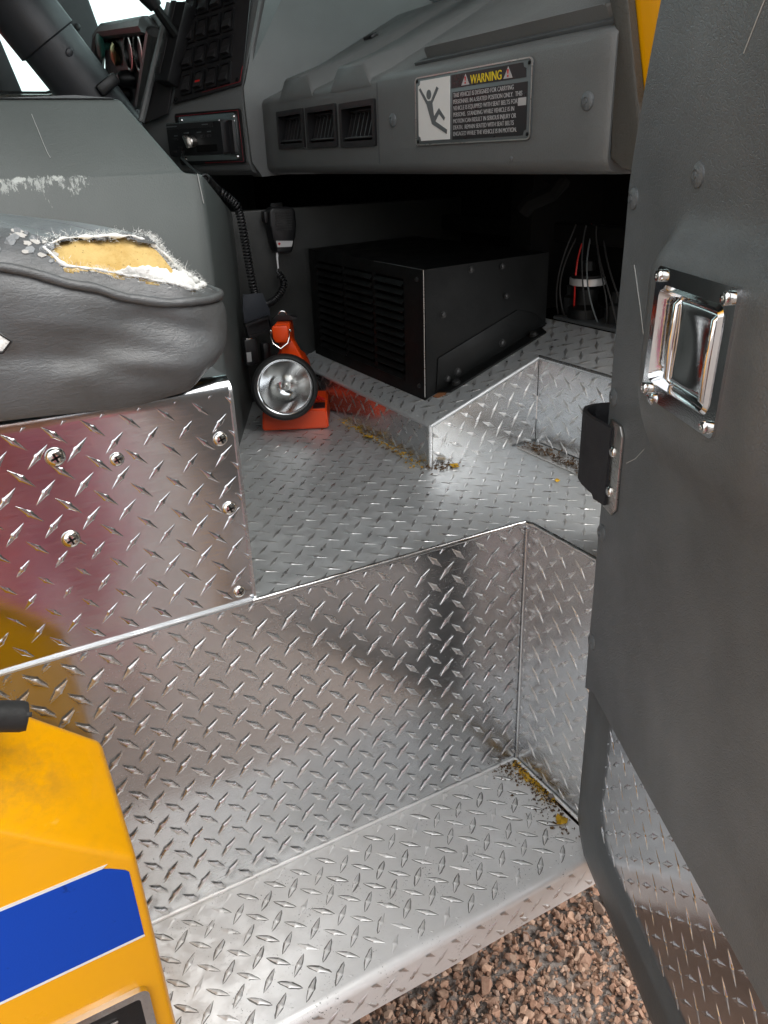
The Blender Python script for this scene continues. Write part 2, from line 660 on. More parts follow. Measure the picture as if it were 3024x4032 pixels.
# ground and stones
a = N('ground_soil')
c = a.mix(a.ramp(a.noise(30, 8, .7), .35, .7), (.25, .218, .20), (.33, .295, .27))
c = a.mix(a.ramp(a.voro(45), .0, .5), c, (.28, .243, .22))
a.set(color=c, rough=.95, normal=a.bump(a.voro(42), .02, 1.0, a.bump(a.noise(160, 5), .006)))
a = N('gravel_stone')
at = a.n('Attribute', attribute_name='tone')
c = a.mix(a.ramp(a.noise(160, 5, .7), .3, .75), at.outputs['Color'], a.mix(.5, at.outputs['Color'], (.42, .29, .21)))
a.set(color=c, rough=.92, normal=a.bump(a.noise(230, 5, .65), .0012))
M = MATS
# ================================================================== the ground
GZ = -.88
bm = bmesh.new()
grid(bm, 60, 60, lambda s, t: V((((s - .5) * 2) ** 3 * 400, ((t - .5) * 2) ** 3 * 400, GZ)))
tag(fin('ground', bm, M['ground_soil'], angle=0, loc=(0, 0, GZ)), 'reddish brown gravel yard around the truck', None, kind='structure')


def gravel():
    temps = []
    for k in range(14):
        t = bmesh.new()
        for i in range(11):
            d = V((rnd.gauss(0, 1), rnd.gauss(0, 1), rnd.gauss(0, 1))).normalized()
            t.verts.new((d.x, d.y * rnd.uniform(.7, 1), d.z * .72))
        bmesh.ops.convex_hull(t, input=t.verts)
        bmesh.ops.delete(t, geom=[v for v in t.verts if not v.link_faces], context='VERTS')
        bmesh.ops.triangulate(t, faces=t.faces)
        t.verts.index_update()
        temps.append((np.array([v.co[:] for v in t.verts]), np.array([[v.index for v in f.verts] for f in t.faces])))
        t.free()
    rs = np.random.RandomState(5)
    VV, FF, CC = [], [], []
    off = 0
    tones = np.array([(.32, .19, .135), (.39, .25, .18), (.24, .14, .10), (.20, .145, .12), (.44, .32, .25), (.34, .20, .14)])

    def put(n, x0, x1, y0, y1, s0, s1, lift):
        nonlocal off
        for i in range(n):
            v, f = temps[rs.randint(len(temps))]
            s = s0 + (s1 - s0) * rs.rand() ** 2.2
            q = rs.randn(4); q /= np.linalg.norm(q)
            a, b, c, d = q
            m = np.array([[a*a+b*b-c*c-d*d, 2*(b*c-a*d), 2*(b*d+a*c)], [2*(b*c+a*d), a*a-b*b+c*c-d*d, 2*(c*d-a*b)], [2*(b*d-a*c), 2*(c*d+a*b), a*a-b*b-c*c+d*d]])
            if rs.rand() < .6:
                an = rs.rand() * 6.28
                m = np.array([[math.cos(an), -math.sin(an), .1], [math.sin(an), math.cos(an), .15], [0, 0, 1]])
            p = np.array([rs.uniform(x0, x1), rs.uniform(y0, y1), GZ + s * .25 + rs.rand() * lift])
            VV.append(v @ m.T * s + p)
            FF.append(f + off)
            off += len(v)
            tn = tones[rs.randint(6)] * rs.uniform(.6, 1.2) * (np.array([1, .93, .87]) if y0 > -1 else np.array([.85, .95, 1.05]))
            CC.append(np.tile(np.append(tn, 1), (len(v), 1)))
    put(25000, -.45, .70, -.65, .60, .0030, .0108, .013)
    put(420, -.50, .75, -.70, .65, .0105, .018, .014)
    put(2600, -2.6, 1.6, -3.2, -.6, .008, .024, .01)
    VV = np.concatenate(VV); FF = np.concatenate(FF); CC = np.concatenate(CC)
    me = bpy.data.meshes.new('gravel')
    me.from_pydata((VV - np.array([0, 0, GZ])).tolist(), [], FF.tolist())
    at = me.attributes.new('tone', 'FLOAT_COLOR', 'POINT')
    at.data.foreach_set('color', CC.astype(np.float32).ravel())
    me.materials.append(M['gravel_stone'])
    o = bpy.data.objects.new('gravel', me)
    o.location = (0, 0, GZ)
    COL.objects.link(o)
    tag(o, 'loose reddish brown crushed stone gravel below the step', None, kind='stuff')


gravel()

# ================================================================== cab floor
FL_ = Fr((0, 0, 0), (1, 0, 0), (0, 1, 0))
bm = bmesh.new()
sheet(bm, [(-1.65, .004), (.002, .004), (.002, -.19), (.30, -.19), (.30, .82), (-1.65, .82)], FL_, .004)
floor = tag(fin('cab_floor', bm, M['plate_floor'], angle=0), 'flat silver diamond plate floor of the cab', None, kind='structure')
lugs(floor, M['plate_lug'], FL_, [(-.392, .006), (.21, .006), (.21, .246), (-.001, .246), (-.001, .80), (-.392, .80)][0:2] + [(.21, .246), (-.392, .246)], (.075, .081), .0345, .0368, W=.0028, H=.0011)
lugs(floor, M['plate_lug'], FL_, [(-.392, .246), (-.002, .246), (-.002, .70), (-.392, .70)], (.075, .081), .0345, .0368, W=.0028, H=.0011)
lugs(floor, M['plate_lug'], FL_, [(.006, -.19), (.21, -.19), (.21, .006), (.006, .006)], (.075, .081), .0345, .0368, W=.0028, H=.0011)

# ================================================================== cab shell (setting)
shell = bpy.data.objects.new('cab_shell', None)
COL.objects.link(shell); ORG[shell] = V((0, 0, 0))
tag(shell, 'dark grey inner shell of the truck cab with its windows', None, kind='structure')
YL = 2.10
FLW = Fr((0, YL, 0), (1, 0, 0), (0, 0, 1), (0, -1, 0))      # driver's side wall, u = x, v = z, facing inwards
bm = bmesh.new()
box(bm, (-1.70, -.9, -.06), (.50, .672, 0), FLW, .01)
fin('side_wall', bm, M['trim_grey'], shell)
for pts in ([(-.322, .66), (-.262, .66), (-.49, 1.62), (-.54, 1.62)], [(-.172, .66), (.004, .78), (-.19, 1.62), (-.30, 1.62)]):
    bm = bmesh.new()
    prism(bm, pts, -.05, .01, FLW, .008)
    fin('window_post', bm, M['trim_grey'], shell)
bm = bmesh.new()
tube(bm, [FLW.p(x_, z_, .016) for x_, z_ in ((-.34, .664), (-.20, .664), (-.172, .672), (-.165, .69), (-.20, .80), (-.30, 1.25))], .009, 8)
fin('window_seal', bm, M['black_rubber'], shell)
bm = bmesh.new()
tube(bm, [FLW.p(x_, z_, .03) for x_, z_ in ((-.9, .655), (-.20, .655), (-.165, .662), (-.155, .68))], .010, 8)
fin('window_trim', bm, M['steel_satin'], shell)
bm = bmesh.new()
lathe(bm, [(.010, 0), (.009, .004), (.004, .007), (0, .0075)], FLW.at(-.075, .845, .012), 14)
fin('rivet', bm, M['frame_grey'], shell)
bm = bmesh.new()
box(bm, (-1.7, .66, -.03), (.5, 1.62, -.026), FLW)
fin('window_pane', bm, M['window_glass'], shell)
bm = bmesh.new()
box(bm, (-1.75, -.20, 1.61), (.28, 2.16, 1.67), WF, .02)
fin('roof', bm, M['trim_grey'], shell)
bm = bmesh.new()
box(bm, (-1.75, -.20, -.45), (-1.70, 2.16, 1.62), WF, .01)
fin('rear_wall', bm, M['trim_grey'], shell)
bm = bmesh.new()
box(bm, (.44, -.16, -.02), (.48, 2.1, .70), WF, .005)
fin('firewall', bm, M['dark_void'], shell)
bm = bmesh.new()
box(bm, (-1.72, .02, -.50), (.50, 2.12, -.44), WF, .005)
box(bm, (.012, -.17, -.50), (.50, .015, -.20), WF, .005)
fin('underbody', bm, M['dark_void'], shell)
# windscreen: leans back from the dash top to the roof
bm = bmesh.new()
FWS = Fr((.46, 0, .745), (0, 1, 0), (-.20, 0, .86))
box(bm, (-.15, 0, -.004), (2.1, .90, 0), FWS)
fin('windscreen', bm, M['window_glass'], shell)
bm = bmesh.new()
tube(bm, [FWS.p(a_, .01, .0) for a_ in (-.14, .6, 1.2, 1.7, 2.08)], .022, 10)
fin('windscreen_seal', bm, M['black_rubber'], shell)
bm = bmesh.new()
box(bm, (1.25, 0, .0), (1.32, .88, .02), FWS, .006)
fin('windscreen_post', bm, M['black_rubber'], shell)

# ================================================================== entry step
step = thing('entry_step', 'silver diamond plate entry step well with worn tread below the cab floor', 'step', (-.3, -.1, -.415))
FR = Fr((0, 0, 0), (1, 0, 0), (0, 0, 1), (0, -1, 0))
bm = bmesh.new()
def riser_pt(s, t):
    x_ = -1.25 + 1.25 * s
    z_ = -.413 + .411 * t
    return V((x_, .0045 - .0025 * s + .0012 * nz(x_ * 5, z_ * 5), z_))
grid(bm, 62, 20, riser_pt)
riser = fin('riser', bm, M['plate_riser'], step)
lugs(step, M['plate_lug'], Fr((0, .0005, 0), (1, 0, 0), (0, 0, 1), (0, -1, 0)), [(-.99, -.408), (-.004, -.408), (-.004, -.004), (-.99, -.004)], (-.243, -.0385), .0373, .0382, name='riser_lugs')
FE = Fr((0, 0, 0), (0, -1, 0), (0, 0, 1), (-1, 0, 0))
bm = bmesh.new()
prism(bm, [(0, -.415), (.192, -.415), (.192, -.002), (0, -.002)], -.004, 0, FE)
fin('end_wall', bm, M['plate_riser'], step)
lugs(step, M['plate_lug'], FE, [(.004, -.408), (.190, -.408), (.190, -.004), (.004, -.004)], (.052, -.009), .0365, .0345, name='end_wall_lugs')
bm = bmesh.new()
prof = [(.0, 0), (-.192, 0), (-.197, -.001), (-.2010, -.0032), (-.2038, -.0070), (-.2045, -.012), (-.2045, -.057), (-.2015, -.057), (-.2015, -.015), (-.195, -.005), (-.188, -.003), (.0, -.003)]
rings = []
for i in range(25):
    x_ = -.80 + .79 * i / 24
    rings.append([bm.verts.new((x_, q[0] + .0006 * nz(x_ * 9, k), -.415 + q[1] + .0004 * nz(x_ * 11, k, 3))) for k, q in enumerate(prof)])
for A, B in zip(rings, rings[1:]):
    for k in range(len(prof)):
        bm.faces.new((A[k], A[(k + 1) % len(prof)], B[(k + 1) % len(prof)], B[k]))
bm.faces.new(rings[0]); bm.faces.new(rings[-1][::-1])
tread = fin('tread', bm, M['plate_tread'], step, angle=60)
FT = Fr((0, 0, -.415), (1, 0, 0), (0, 1, 0))
lugs(step, M['plate_tread'], FT, [(-.79, -.190), (-.014, -.190), (-.014, -.004), (-.79, -.004)], (-.0627, -.0403), .0376, .0348, W=.0036, L=.0154, H=.0013, name='tread_lugs', grime=.92)
FTF = Fr((0, -.2045, -.415), (1, 0, 0), (0, 0, 1), (0, -1, 0))
lugs(step, M['plate_lug'], FTF, [(-.79, -.051), (-.014, -.051), (-.014, -.010), (-.79, -.010)], (-.05, -.03), .0376, .0362, name='nosing_lugs')
# rounded, hammered fold along the top of the well and down its corners
def fold(name, pts, r, n, mat, parent, amp=.0008):
    b_ = bmesh.new()
    P = []
    for (p, q) in zip(pts, pts[1:]):
        p, q = V(p), V(q)
        for i in range(n):
            P.append(p.lerp(q, i / n))
    P.append(V(pts[-1]))
    P = [p + V((nz(p.x * 60, p.y * 60, 1), nz(p.x * 60, p.y * 60, 7), nz(p.x * 60, p.z * 60, 3))) * amp for p in P]
    tube(b_, P, [r * (1 + .18 * nz(p.x * 80, p.y * 80, p.z * 80)) for p in P], 8)
    return fin(name, b_, mat, parent, angle=60)
fold('rolled_edge', [(-1.25, .006, -.003), (-.395, .006, -.002)], .0020, 40, M['plate_riser'], step)
fold('rolled_edge', [(-.396, .004, -.001), (-.02, .001, -.001), (-.004, -.001, -.0005), (.001, -.014, -.001), (.001, -.192, -.001)], .0036, 40, M['plate_edge'], step)
fold('corner_weld', [(-.001, -.001, -.412), (-.001, -.001, -.01)], .0024, 12, M['plate_riser'], step, .0003)
fold('bottom_fold', [(-.80, .003, -.413), (-.005, .0005, -.413)], .0030, 30, M['plate_tread'], step, .0005)
fold('end_fold', [(-.003, 0, -.413), (-.003, -.19, -.413)], .0028, 12, M['plate_tread'], step, .0006)

# screw head, shared: a shallow dome with a crossed slot
def dome_screw(r, h, mat, name, slot=True, washer=0.0):
    b_ = bmesh.new()
    F0 = Fr((0, 0, 0), (1, 0, 0), (0, 1, 0))
    lathe(b_, [(r, 0), (r, h * .25), (r * .94, h * .5), (r * .78, h * .78), (r * .5, h * .95), (r * .2, h), (0, h)], F0, 18)
    if washer:
        lathe(b_, [(washer, 0), (washer, .0012), (r * .9, .0014)], F0, 18)
    return mesh_of(b_, name, mat)
def cross_mesh(r, h, name):
    b_ = bmesh.new()
    for an in (20, 110):
        F0 = Fr((0, 0, h), (math.cos(R(an)), math.sin(R(an)), 0), (-math.sin(R(an)), math.cos(R(an)), 0))
        box(b_, (-r * .5, -r * .11, -.0006), (r * .5, r * .11, .0002), F0)
    return mesh_of(b_, name, M['black_metal'])
SCREW = dome_screw(.0085, .0050, M['screw_steel'], 'screw')
SLOT = cross_mesh(.0085, .0050, 'slot')
RIVET_B = None
for x_ in (-.318, -.150, -.092):
    s_ = place('screw', SCREW, step, FTF, x_, -.036, -.0022, .55)

# ================================================================== raised footrest platform
plat = thing('footrest_platform', 'raised diamond plate footrest ramp under the black louvred case', 'platform', (.12, .4, 0))
K = .37
sl = math.hypot(1, K)
FPL = Fr((0, 0, .0715), (1, 0, K), (0, 1, 0))
bm = bmesh.new()
prism(bm, [(0, .2455), (.215 * sl, .2455), (.215 * sl, -.19), (.31 * sl, -.19), (.31 * sl, .80), (0, .80)], -.004, 0, FPL)
fin('ramp_plate', bm, M['plate_floor'], plat)
lugs(plat, M['plate_lug'], FPL, [(.004, .25), (.31 * sl, .25), (.31 * sl, .79), (.004, .79)], (.094 * sl + .018, .266 + .018), .0345, .0362, name='ramp_lugs')
lugs(plat, M['plate_lug'], FPL, [(.219 * sl, -.19), (.31 * sl, -.19), (.31 * sl, .25), (.219 * sl, .25)], (.094 * sl + .018, .266 + .018), .0345, .0362, name='ramp_lugs')
FPR = Fr((0, .2455, 0), (1, 0, 0), (0, 0, 1), (0, -1, 0))
bm = bmesh.new()
prism(bm, [(.001, 0), (.213, 0), (.213, .0715 + K * .213 - .002), (.001, .070)], -.004, 0, FPR)
fin('side_plate', bm, M['plate_riser'], plat)
lugs(plat, M['plate_lug'], FPR, [(.005, .002), (.210, .002), (.210, .0715 + K * .21 - .006), (.005, .066)], (.026, .042), .0345, .0362, rot=R(18), name='side_lugs')
FPF = Fr((0, 0, 0), (0, -1, 0), (0, 0, 1), (-1, 0, 0))
bm = bmesh.new()
prism(bm, [(-.80, 0), (-.2465, 0), (-.2465, .070), (-.80, .070)], -.004, 0, FPF)
fin('front_plate', bm, M['plate_riser'], plat)
lugs(plat, M['plate_lug'], FPF, [(-.79, .002), (-.250, .002), (-.250, .067), (-.79, .067)], (-.328 + .018, .046 + .018), .0370, .0345, name='front_lugs')
FPT = FPF.at(0, 0, -.214)
bm = bmesh.new()
prism(bm, [(-.2450, 0), (.19, 0), (.19, .149), (-.2450, .149)], -.004, 0, FPT)
fin('toe_plate', bm, M['plate_riser'], plat)
lugs(plat, M['plate_lug'], FPT, [(-.240, .002), (.19, .002), (.19, .145), (-.240, .145)], (-.19, .10), .0362, .0362, name='toe_lugs')
fold('folded_edge', [(0, .80, .0690), (0, .2455, .0690)], .0036, 40, M['plate_floor'], plat, .0004)
fold('folded_edge', [(0, .2455, .0690), (.213, .2455, .0690 + K * .213)], .0036, 24, M['plate_floor'], plat, .0004)
fold('corner_weld', [(-.001, .2445, .001), (-.001, .2445, .070)], .0042, 10, M['plate_edge'], plat, .0005)
fold('toe_edge', [(.214, .2455, .149), (.214, -.19, .149)], .0035, 24, M['plate_riser'], plat, .0002)
bm = bmesh.new()
box(bm, (.168, -.19, .0), (.212, .238, .0035), WF, .0012)
fin('floor_strip', bm, M['steel_satin'], plat)

# ================================================================== seat box (plate below the seat)
sbox = thing('seat_box', 'polished diamond plate seat box with round headed screws below the torn seat', 'seat box', (-.6, .2, 0))
FSB = Fr((0, .0082, 0), (1, 0, 0), (0, 0, 1), (0, -1, 0))
bm = bmesh.new()
def sb_pt(s, t):
    x_ = -1.22 + .829 * s
    L_ = t * .310
    if L_ < .242:
        y_, z_ = .0082, -.001 + L_ * 1.017
    else:
        th = min((L_ - .242) / .014, math.pi / 2)
        y_, z_ = .0082 + .014 * (1 - math.cos(th)), .245 + .014 * math.sin(th)
        if L_ - .242 > .014 * math.pi / 2: y_ += L_ - .242 - .014 * math.pi / 2
    y_ += .0012 * nz(x_ * 7, z_ * 7) * min(1, (t * 12))
    return V((x_, y_, z_))
grid(bm, 70, 46, sb_pt)
fin('front_plate', bm, M['plate_bright'], sbox, angle=60)
bm = bmesh.new()
prism(bm, [(.0055, .001), (.45, .001), (.45, .245), (.023, .259), (.0145, .256), (.0085, .250), (.0055, .242)], -.003, .0, Fr((-.3905, 0, 0), (0, 1, 0), (0, 0, 1)))
fin('side_plate', bm, M['plate_riser'], sbox)
lugs(sbox, M['plate_bright'], FSB, [(-1.21, .006), (-.392, .006), (-.392, .245), (-1.21, .245)], (-.514, .214), .0355, .0363, W=.0034, H=.0011, name='plate_lugs')
for x_, z_, sc in ((-.570, .211, 1.12), (-.515, .197, .85), (-.409, .197, .95), (-.4085, .118, .95), (-.409, .014, .85), (-.572, .125, 1.08)):
    s_ = place('screw', SCREW, sbox, FSB, x_, z_, -.0003, sc)
    place('slot', SLOT, s_, FSB, x_, z_, -.0003, sc)
# ================================================================== seat
seat = thing('passenger_seat', 'torn grey vinyl seat cushion with yellow foam showing on the plate box', 'seat', (-.55, .2, .25))
PIPE = [(-.82, .402), (-.582, .389), (-.518, .367), (-.483, .353), (-.449, .345), (-.40, .342), (-.35, .338)]
BOT = [(-.82, .260), (-.609, .258), (-.492, .2515), (-.44, .2570), (-.41, .273), (-.38, .282)]
CREST = [(-.82, .420), (-.569, .415), (-.528, .403), (-.469, .403), (-.429, .395), (-.418, .386), (-.408, .374), (-.40, .366)]
def seat_path(s):
    """Plan outline of the cushion: side, rounded front corner, front. Returns point, outward normal."""
    L1, Rc = .772, .062
    La = Rc * math.pi / 2
    L = s * (L1 + La + .33)
    if L < L1: return V((-1.22 + L, -.018, 0)), V((0, -1, 0))
    if L < L1 + La:
        th = (L - L1) / Rc
        return V((-.448 + Rc * math.sin(th), -.018 + Rc * (1 - math.cos(th)), 0)), V((math.sin(th), -math.cos(th), 0))
    return V((-.386, -.018 + Rc + L - L1 - La, 0)), V((1, 0, 0))
def seat_side(s, t):
    p, nrm = seat_path(s)
    zb, zt = interp(BOT, p.x), interp(PIPE, p.x)
    if nrm.x > .9: zb, zt = interp(BOT, -.38), interp(PIPE, -.365)
    z_ = zb + (zt - zb) * t
    bl = .010 * math.sin(math.pi * min(1, t * 1.02)) ** .7 - .008 * (1 - t) ** 4
    # soft folds pulled towards the front corner
    q = (z_ - .255) - (p.x + .62) * .10
    fo = .0070 * math.sin((q * 55) + 2.2 * nz(p.x * 7, 1.3) + p.x * 9) * math.exp(-((p.x + .44) / .17) ** 2) * math.sin(math.pi * t)
    fo += .0055 * nz(p.x * 14, z_ * 20, 2) * math.sin(math.pi * t) + .0075 * nz(p.x * 6, z_ * 9, 5) * math.sin(math.pi * t)
    for (x0, z0, x1, z1, am, wd) in ((-.60, .345, -.405, .300, .0050, .011), (-.62, .318, -.44, .276, -.0060, .012), (-.56, .288, -.41, .292, .0045, .010), (-.50, .335, -.41, .318, -.0040, .008), (-.70, .36, -.56, .322, .0040, .012)):
        f_ = max(0, min(1, (p.x - x0) / (x1 - x0)))
        zc_ = z0 + (z1 - z0) * f_ + .006 * math.sin(f_ * 5)
        fo += .8 * am * math.exp(-((z_ - zc_) / wd) ** 2) * math.sin(math.pi * min(1, max(0, f_))) ** .5 * math.sin(math.pi * t) ** .5
    r = p + nrm * (bl + fo)
    return V((r.x, r.y, z_))
bm = bmesh.new()
grid(bm, 230, 46, seat_side)
fin('side_panel', bm, M['seat_vinyl'], seat, angle=0 or 80)
bm = bmesh.new()
PP = []
for i in range(180):
    p, nrm = seat_path(i / 179 * .945)
    z_ = interp(PIPE, min(p.x, -.365))
    PP.append(p + nrm * (.003 + .0006 * nz(p.x * 90, p.y * 90)) + V((0, 0, z_ - .001 + .0006 * nz(p.x * 50, 3))))
tube(bm, PP, [.0042 * (1 + .15 * nz(p.x * 120, p.y * 120)) for p in PP], 8)
fin('piping', bm, M['seat_vinyl'], seat, angle=60)
TEAR = [(-.543, .393), (-.527, .4010), (-.498, .4012), (-.464, .3995), (-.419, .3880), (-.396, .377), (-.390, .362), (-.401, .350), (-.419, .3505), (-.443, .357), (-.475, .366), (-.503, .3735), (-.511, .375), (-.531, .379)]
def slope_pt(s, t, dep=0.0):
    """The rolled edge between the piping and the crest of the cushion."""
    p, nrm = seat_path(s)
    zt, zc = interp(PIPE, min(p.x, -.365)), interp(CREST, min(p.x, -.375))
    if nrm.x > .9: zc = zt + .012
    z_ = zt + (zc - zt) * t
    inn = .040 * t + .006 * t * t
    bul = .006 * math.sin(math.pi * t)
    q = p - nrm * (inn - bul * .7 + dep * .7)
    return V((q.x, q.y, z_ + bul * .6 - dep * .7 + .0012 * nz(p.x * 30, z_ * 30)))
def tear_keep(s, t):
    q = slope_pt(s, t)
    j = .004 * nz(q.x * 60, q.z * 60, 4)
    return not inpoly(q.x + j, q.z + j, TEAR)
bm = bmesh.new()
grid(bm, 480, 30, slope_pt, tear_keep)
fin('edge_panel', bm, M['seat_vinyl'], seat, angle=80)
def top_pt(s, t):
    a_ = slope_pt(s, 1.0)
    p, nrm = seat_path(s)
    cx, cy = min(a_.x, -.60), .24
    u_ = t ** 1.3
    x_, y_ = a_.x + (cx - a_.x) * u_, a_.y + (cy - a_.y) * u_
    rise = .006 * math.sin(min(1, t * 2.2) * math.pi / 2)
    return V((x_, y_, a_.z + (.418 - a_.z) * min(1, t * 1.1) ** 1.4 + rise * (.4 + .6 * (a_.x < -.45))))
bm = bmesh.new()
grid(bm, 180, 30, top_pt)
fin('top_panel', bm, M['seat_top_vinyl'], seat, angle=80)
bm = bmesh.new()
def foam_pt(s, t):
    q = slope_pt(.535 + .2127 * s, .10 + .92 * t, .0072)
    d = .0016 * nz(q.x * 120, q.z * 140) + .0012 * nz(q.x * 40, q.z * 60, 2)
    return q + V((0, -.6, .8)) * (d + .0012)
grid(bm, 160, 34, foam_pt)
fin('foam', bm, M['seat_foam'], seat, angle=80)
# white batting laid bare in the tear
def slope_at(x_, z_):
    """Point of the rolled edge nearest to the given x, z."""
    best = None
    for i in range(200):
        s = .468 + .399 * i / 199
        p, nrm = seat_path(s)
        zt, zc = interp(PIPE, min(p.x, -.365)), interp(CREST, min(p.x, -.375))
        t = min(1.1, max(-.1, (z_ - zt) / (zc - zt)))
        q = slope_pt(s, t)
        e = abs(q.x - x_) + .6 * abs(q.z - z_)
        if best is None or e < best[0]: best = (e, q, s, t)
    return best[1]
bm = bmesh.new()
BU = [(-.487, .3725), (-.458, .3735), (-.436, .3690), (-.423, .3650), (-.412, .361), (-.404, .356)]
BL = [(-.487, .3715), (-.458, .3635), (-.436, .3575), (-.423, .3530), (-.414, .3510), (-.408, .350)]
bu = [slope_at(*p) for p in BU]; bl_ = [slope_at(*p) for p in BL]
def bat_pt(s, t):
    k = min(int(s * 5), 4); f = s * 5 - k
    a_ = bu[k].lerp(bu[k + 1], f); b_ = bl_[k].lerp(bl_[k + 1], f)
    q = b_.lerp(a_, t)
    h_ = -.0035 + .0085 * math.sin(math.pi * t) ** .6 * (math.sin(math.pi * min(1, s * 1.0 + .03)) ** .4) + .0035 * nz(q.x * 110, q.z * 130, 1) + .0018 * nz(q.x * 330, q.z * 330, 4)
    return q + V((0, -.62, .78)) * h_
grid(bm, 110, 26, bat_pt)
fin('batting', bm, M['batting_white'], seat, angle=80)
edge = [slope_at(*p) for p in TEAR]
bm = bmesh.new()
P = []
n_ = len(edge)
for i in range(n_):
    a_, b_ = edge[i], edge[(i + 1) % n_]
    m_ = max(2, int((b_ - a_).length / .0025))
    for k in range(m_):
        q = a_.lerp(b_, k / m_)
        P.append(q + V((nz(q.x * 130, q.z * 130, 1), -.3, .8 + nz(q.x * 90, q.z * 70, 5))) * .0016)
tube(bm, P, [max(.0004, .0012 + .0026 * nz(p.x * 170, p.z * 190, 3) + (.0014 if p.x > -.425 else 0)) for p in P], 6, closed=True)
fin('torn_edge', bm, M['batting_white'], seat, angle=80)
# frayed lining along the front rim of the tear
bm = bmesh.new()
FRAY = [slope_at(x_, z_) for x_, z_ in ((-.552, .400), (-.527, .405), (-.48, .4045), (-.44, .401), (-.415, .393), (-.402, .382), (-.394, .366), (-.394, .350))]
def hair(bm, p, d, L, wd):
    d = d.normalized()
    sd_ = d.orthogonal().normalized()
    q = []
    cur = p.copy()
    for k in range(4):
        q.append((cur + sd_ * wd * (1 - k / 4), cur - sd_ * wd * (1 - k / 4)))
        d = (d + V((rnd.uniform(-.6, .6), rnd.uniform(-.6, .6), rnd.uniform(-.6, .5)))).normalized()
        cur = cur + d * L / 3
    vv = [(bm.verts.new(a_), bm.verts.new(b_)) for a_, b_ in q]
    for (a_, b_), (c_, e_) in zip(vv, vv[1:]):
        bm.faces.new((a_, b_, e_, c_))
for i in range(3600):
    if rnd.random() < .6:
        k = rnd.randrange(n_); p = edge[k].lerp(edge[(k + 1) % n_], rnd.random())
    else:
        k = rnd.randrange(len(FRAY) - 1); p = FRAY[k].lerp(FRAY[k + 1], rnd.random())
    if p.x < -.50 and rnd.random() < .5: continue
    L = rnd.uniform(.002, .0052) * (1.6 if p.x > -.43 and rnd.random() < .5 else 1)
    hair(bm, p + V((rnd.gauss(0, .0022), rnd.gauss(0, .0012), rnd.gauss(0, .0020))), V((rnd.gauss(.2, .7), rnd.gauss(-.3, .6), rnd.gauss(.5, .6))), L, .00022)
fin('frayed_fibres', bm, M['fibre_white'], seat, angle=0, kind='stuff', recalc=False)
# cracked vinyl flakes with the lining showing, left of the tear
bm = bmesh.new()
for i in range(26):
    x_ = rnd.uniform(-.61, -.535); t_ = rnd.uniform(.15, .95)
    p = slope_at(x_, interp(PIPE, x_) + (interp(CREST, x_) - interp(PIPE, x_)) * t_)
    F0 = Fr(p + V((0, -.0004, .0006)), (1, .1 * rnd.uniform(-1, 1), .1), (0, .62, .78))
    n2 = rnd.randint(5, 7)
    sz = rnd.uniform(.0022, .0062)
    prism(bm, [(sz * rnd.uniform(.6, 1.2) * math.cos(6.283 * k / n2), sz * .8 * rnd.uniform(.6, 1.1) * math.sin(6.283 * k / n2)) for k in range(n2)], -.0006, .0004, F0)
fin('vinyl_flakes', bm, M['seat_top_vinyl'], seat, angle=30, kind='stuff')
bm = bmesh.new()
for i in range(16):
    x_ = rnd.uniform(-.575, -.535); t_ = rnd.uniform(.3, .95)
    p = slope_at(x_, interp(PIPE, x_) + (interp(CREST, x_) - interp(PIPE, x_)) * t_)
    F0 = Fr(p + V((0, -.0004, .0006)), (1, 0, -.2), (0, .62, .78))
    sz = rnd.uniform(.002, .005)
    prism(bm, [(sz * rnd.uniform(.5, 1.3) * math.cos(6.283 * k / 8), sz * .6 * rnd.uniform(.6, 1.1) * math.sin(6.283 * k / 8)) for k in range(8)], -.0006, .0005, F0)
fin('bare_lining', bm, M['lining_grey'], seat, angle=30, kind='stuff')
bm = bmesh.new()
F0 = Fr((-.606, -.0375, .331), (1, 0, 0), (0, 0, 1), (0, -1, 0))
prism(bm, [(-.03, -.008), (.010, -.008), (.018, .0), (.010, .008), (-.03, .008)], 0, .002, F0, .0006)
tab = fin('stitched_tab', bm, M['batting_white'], seat)
bm = bmesh.new()
tube(bm, [F0.p(a_, b_, .0018) for a_, b_ in ((-.03, -.008), (.010, -.008), (.018, 0), (.010, .008), (-.03, .008))], .0013, 6)
fin('stitching', bm, M['black_plastic'], tab)

# ================================================================== engine cover
cover = thing('engine_cover', 'dark grey painted engine cover with scuffed bend behind the seat', 'engine cover', (-.7, 1.0, 0))
bm = bmesh.new()
S1, S2 = V((-.250, .470, 0)), V((-.107, .770, 0))
XR = -1.6
def pv(x_, y_, z_): return bm.verts.new((x_, y_, z_))
YF = 1.62
v = dict(a=pv(XR, .47, 0), b=pv(S1.x, .47, 0), c=pv(S1.x, .47, .4465), d=pv(XR, .47, .4465),
         e=pv(XR, .535, .548), f=pv(-.338, .535, .548), g=pv(-.276, .472, .447),
         h=pv(S2.x, S2.y, 0), i=pv(S2.x, S2.y, .374), j=pv(XR, YF, .548), k=pv(-.30, YF, .548), l=pv(S2.x, YF, .374), m=pv(S2.x, YF, 0), n=pv(XR, YF, 0))
for q in ('abcgd', 'dgfe', 'bhic', 'efkj', 'jkln', 'hmli', 'gcil', 'fglk'):
    try: bm.faces.new([v[x_] for x_ in q])
    except Exception: pass
bmesh.ops.bevel(bm, geom=[e for e in bm.edges if not e.is_boundary], offset=.006, segments=3, affect='EDGES', profile=.5)
fin('cover_shell', bm, M['cover_paint'], cover, angle=50)
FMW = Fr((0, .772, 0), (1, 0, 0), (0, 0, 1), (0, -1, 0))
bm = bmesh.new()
prism(bm, [(-.112, 0), (.42, 0), (.42, .374), (-.112, .374)], -.02, 0, FMW, .004)
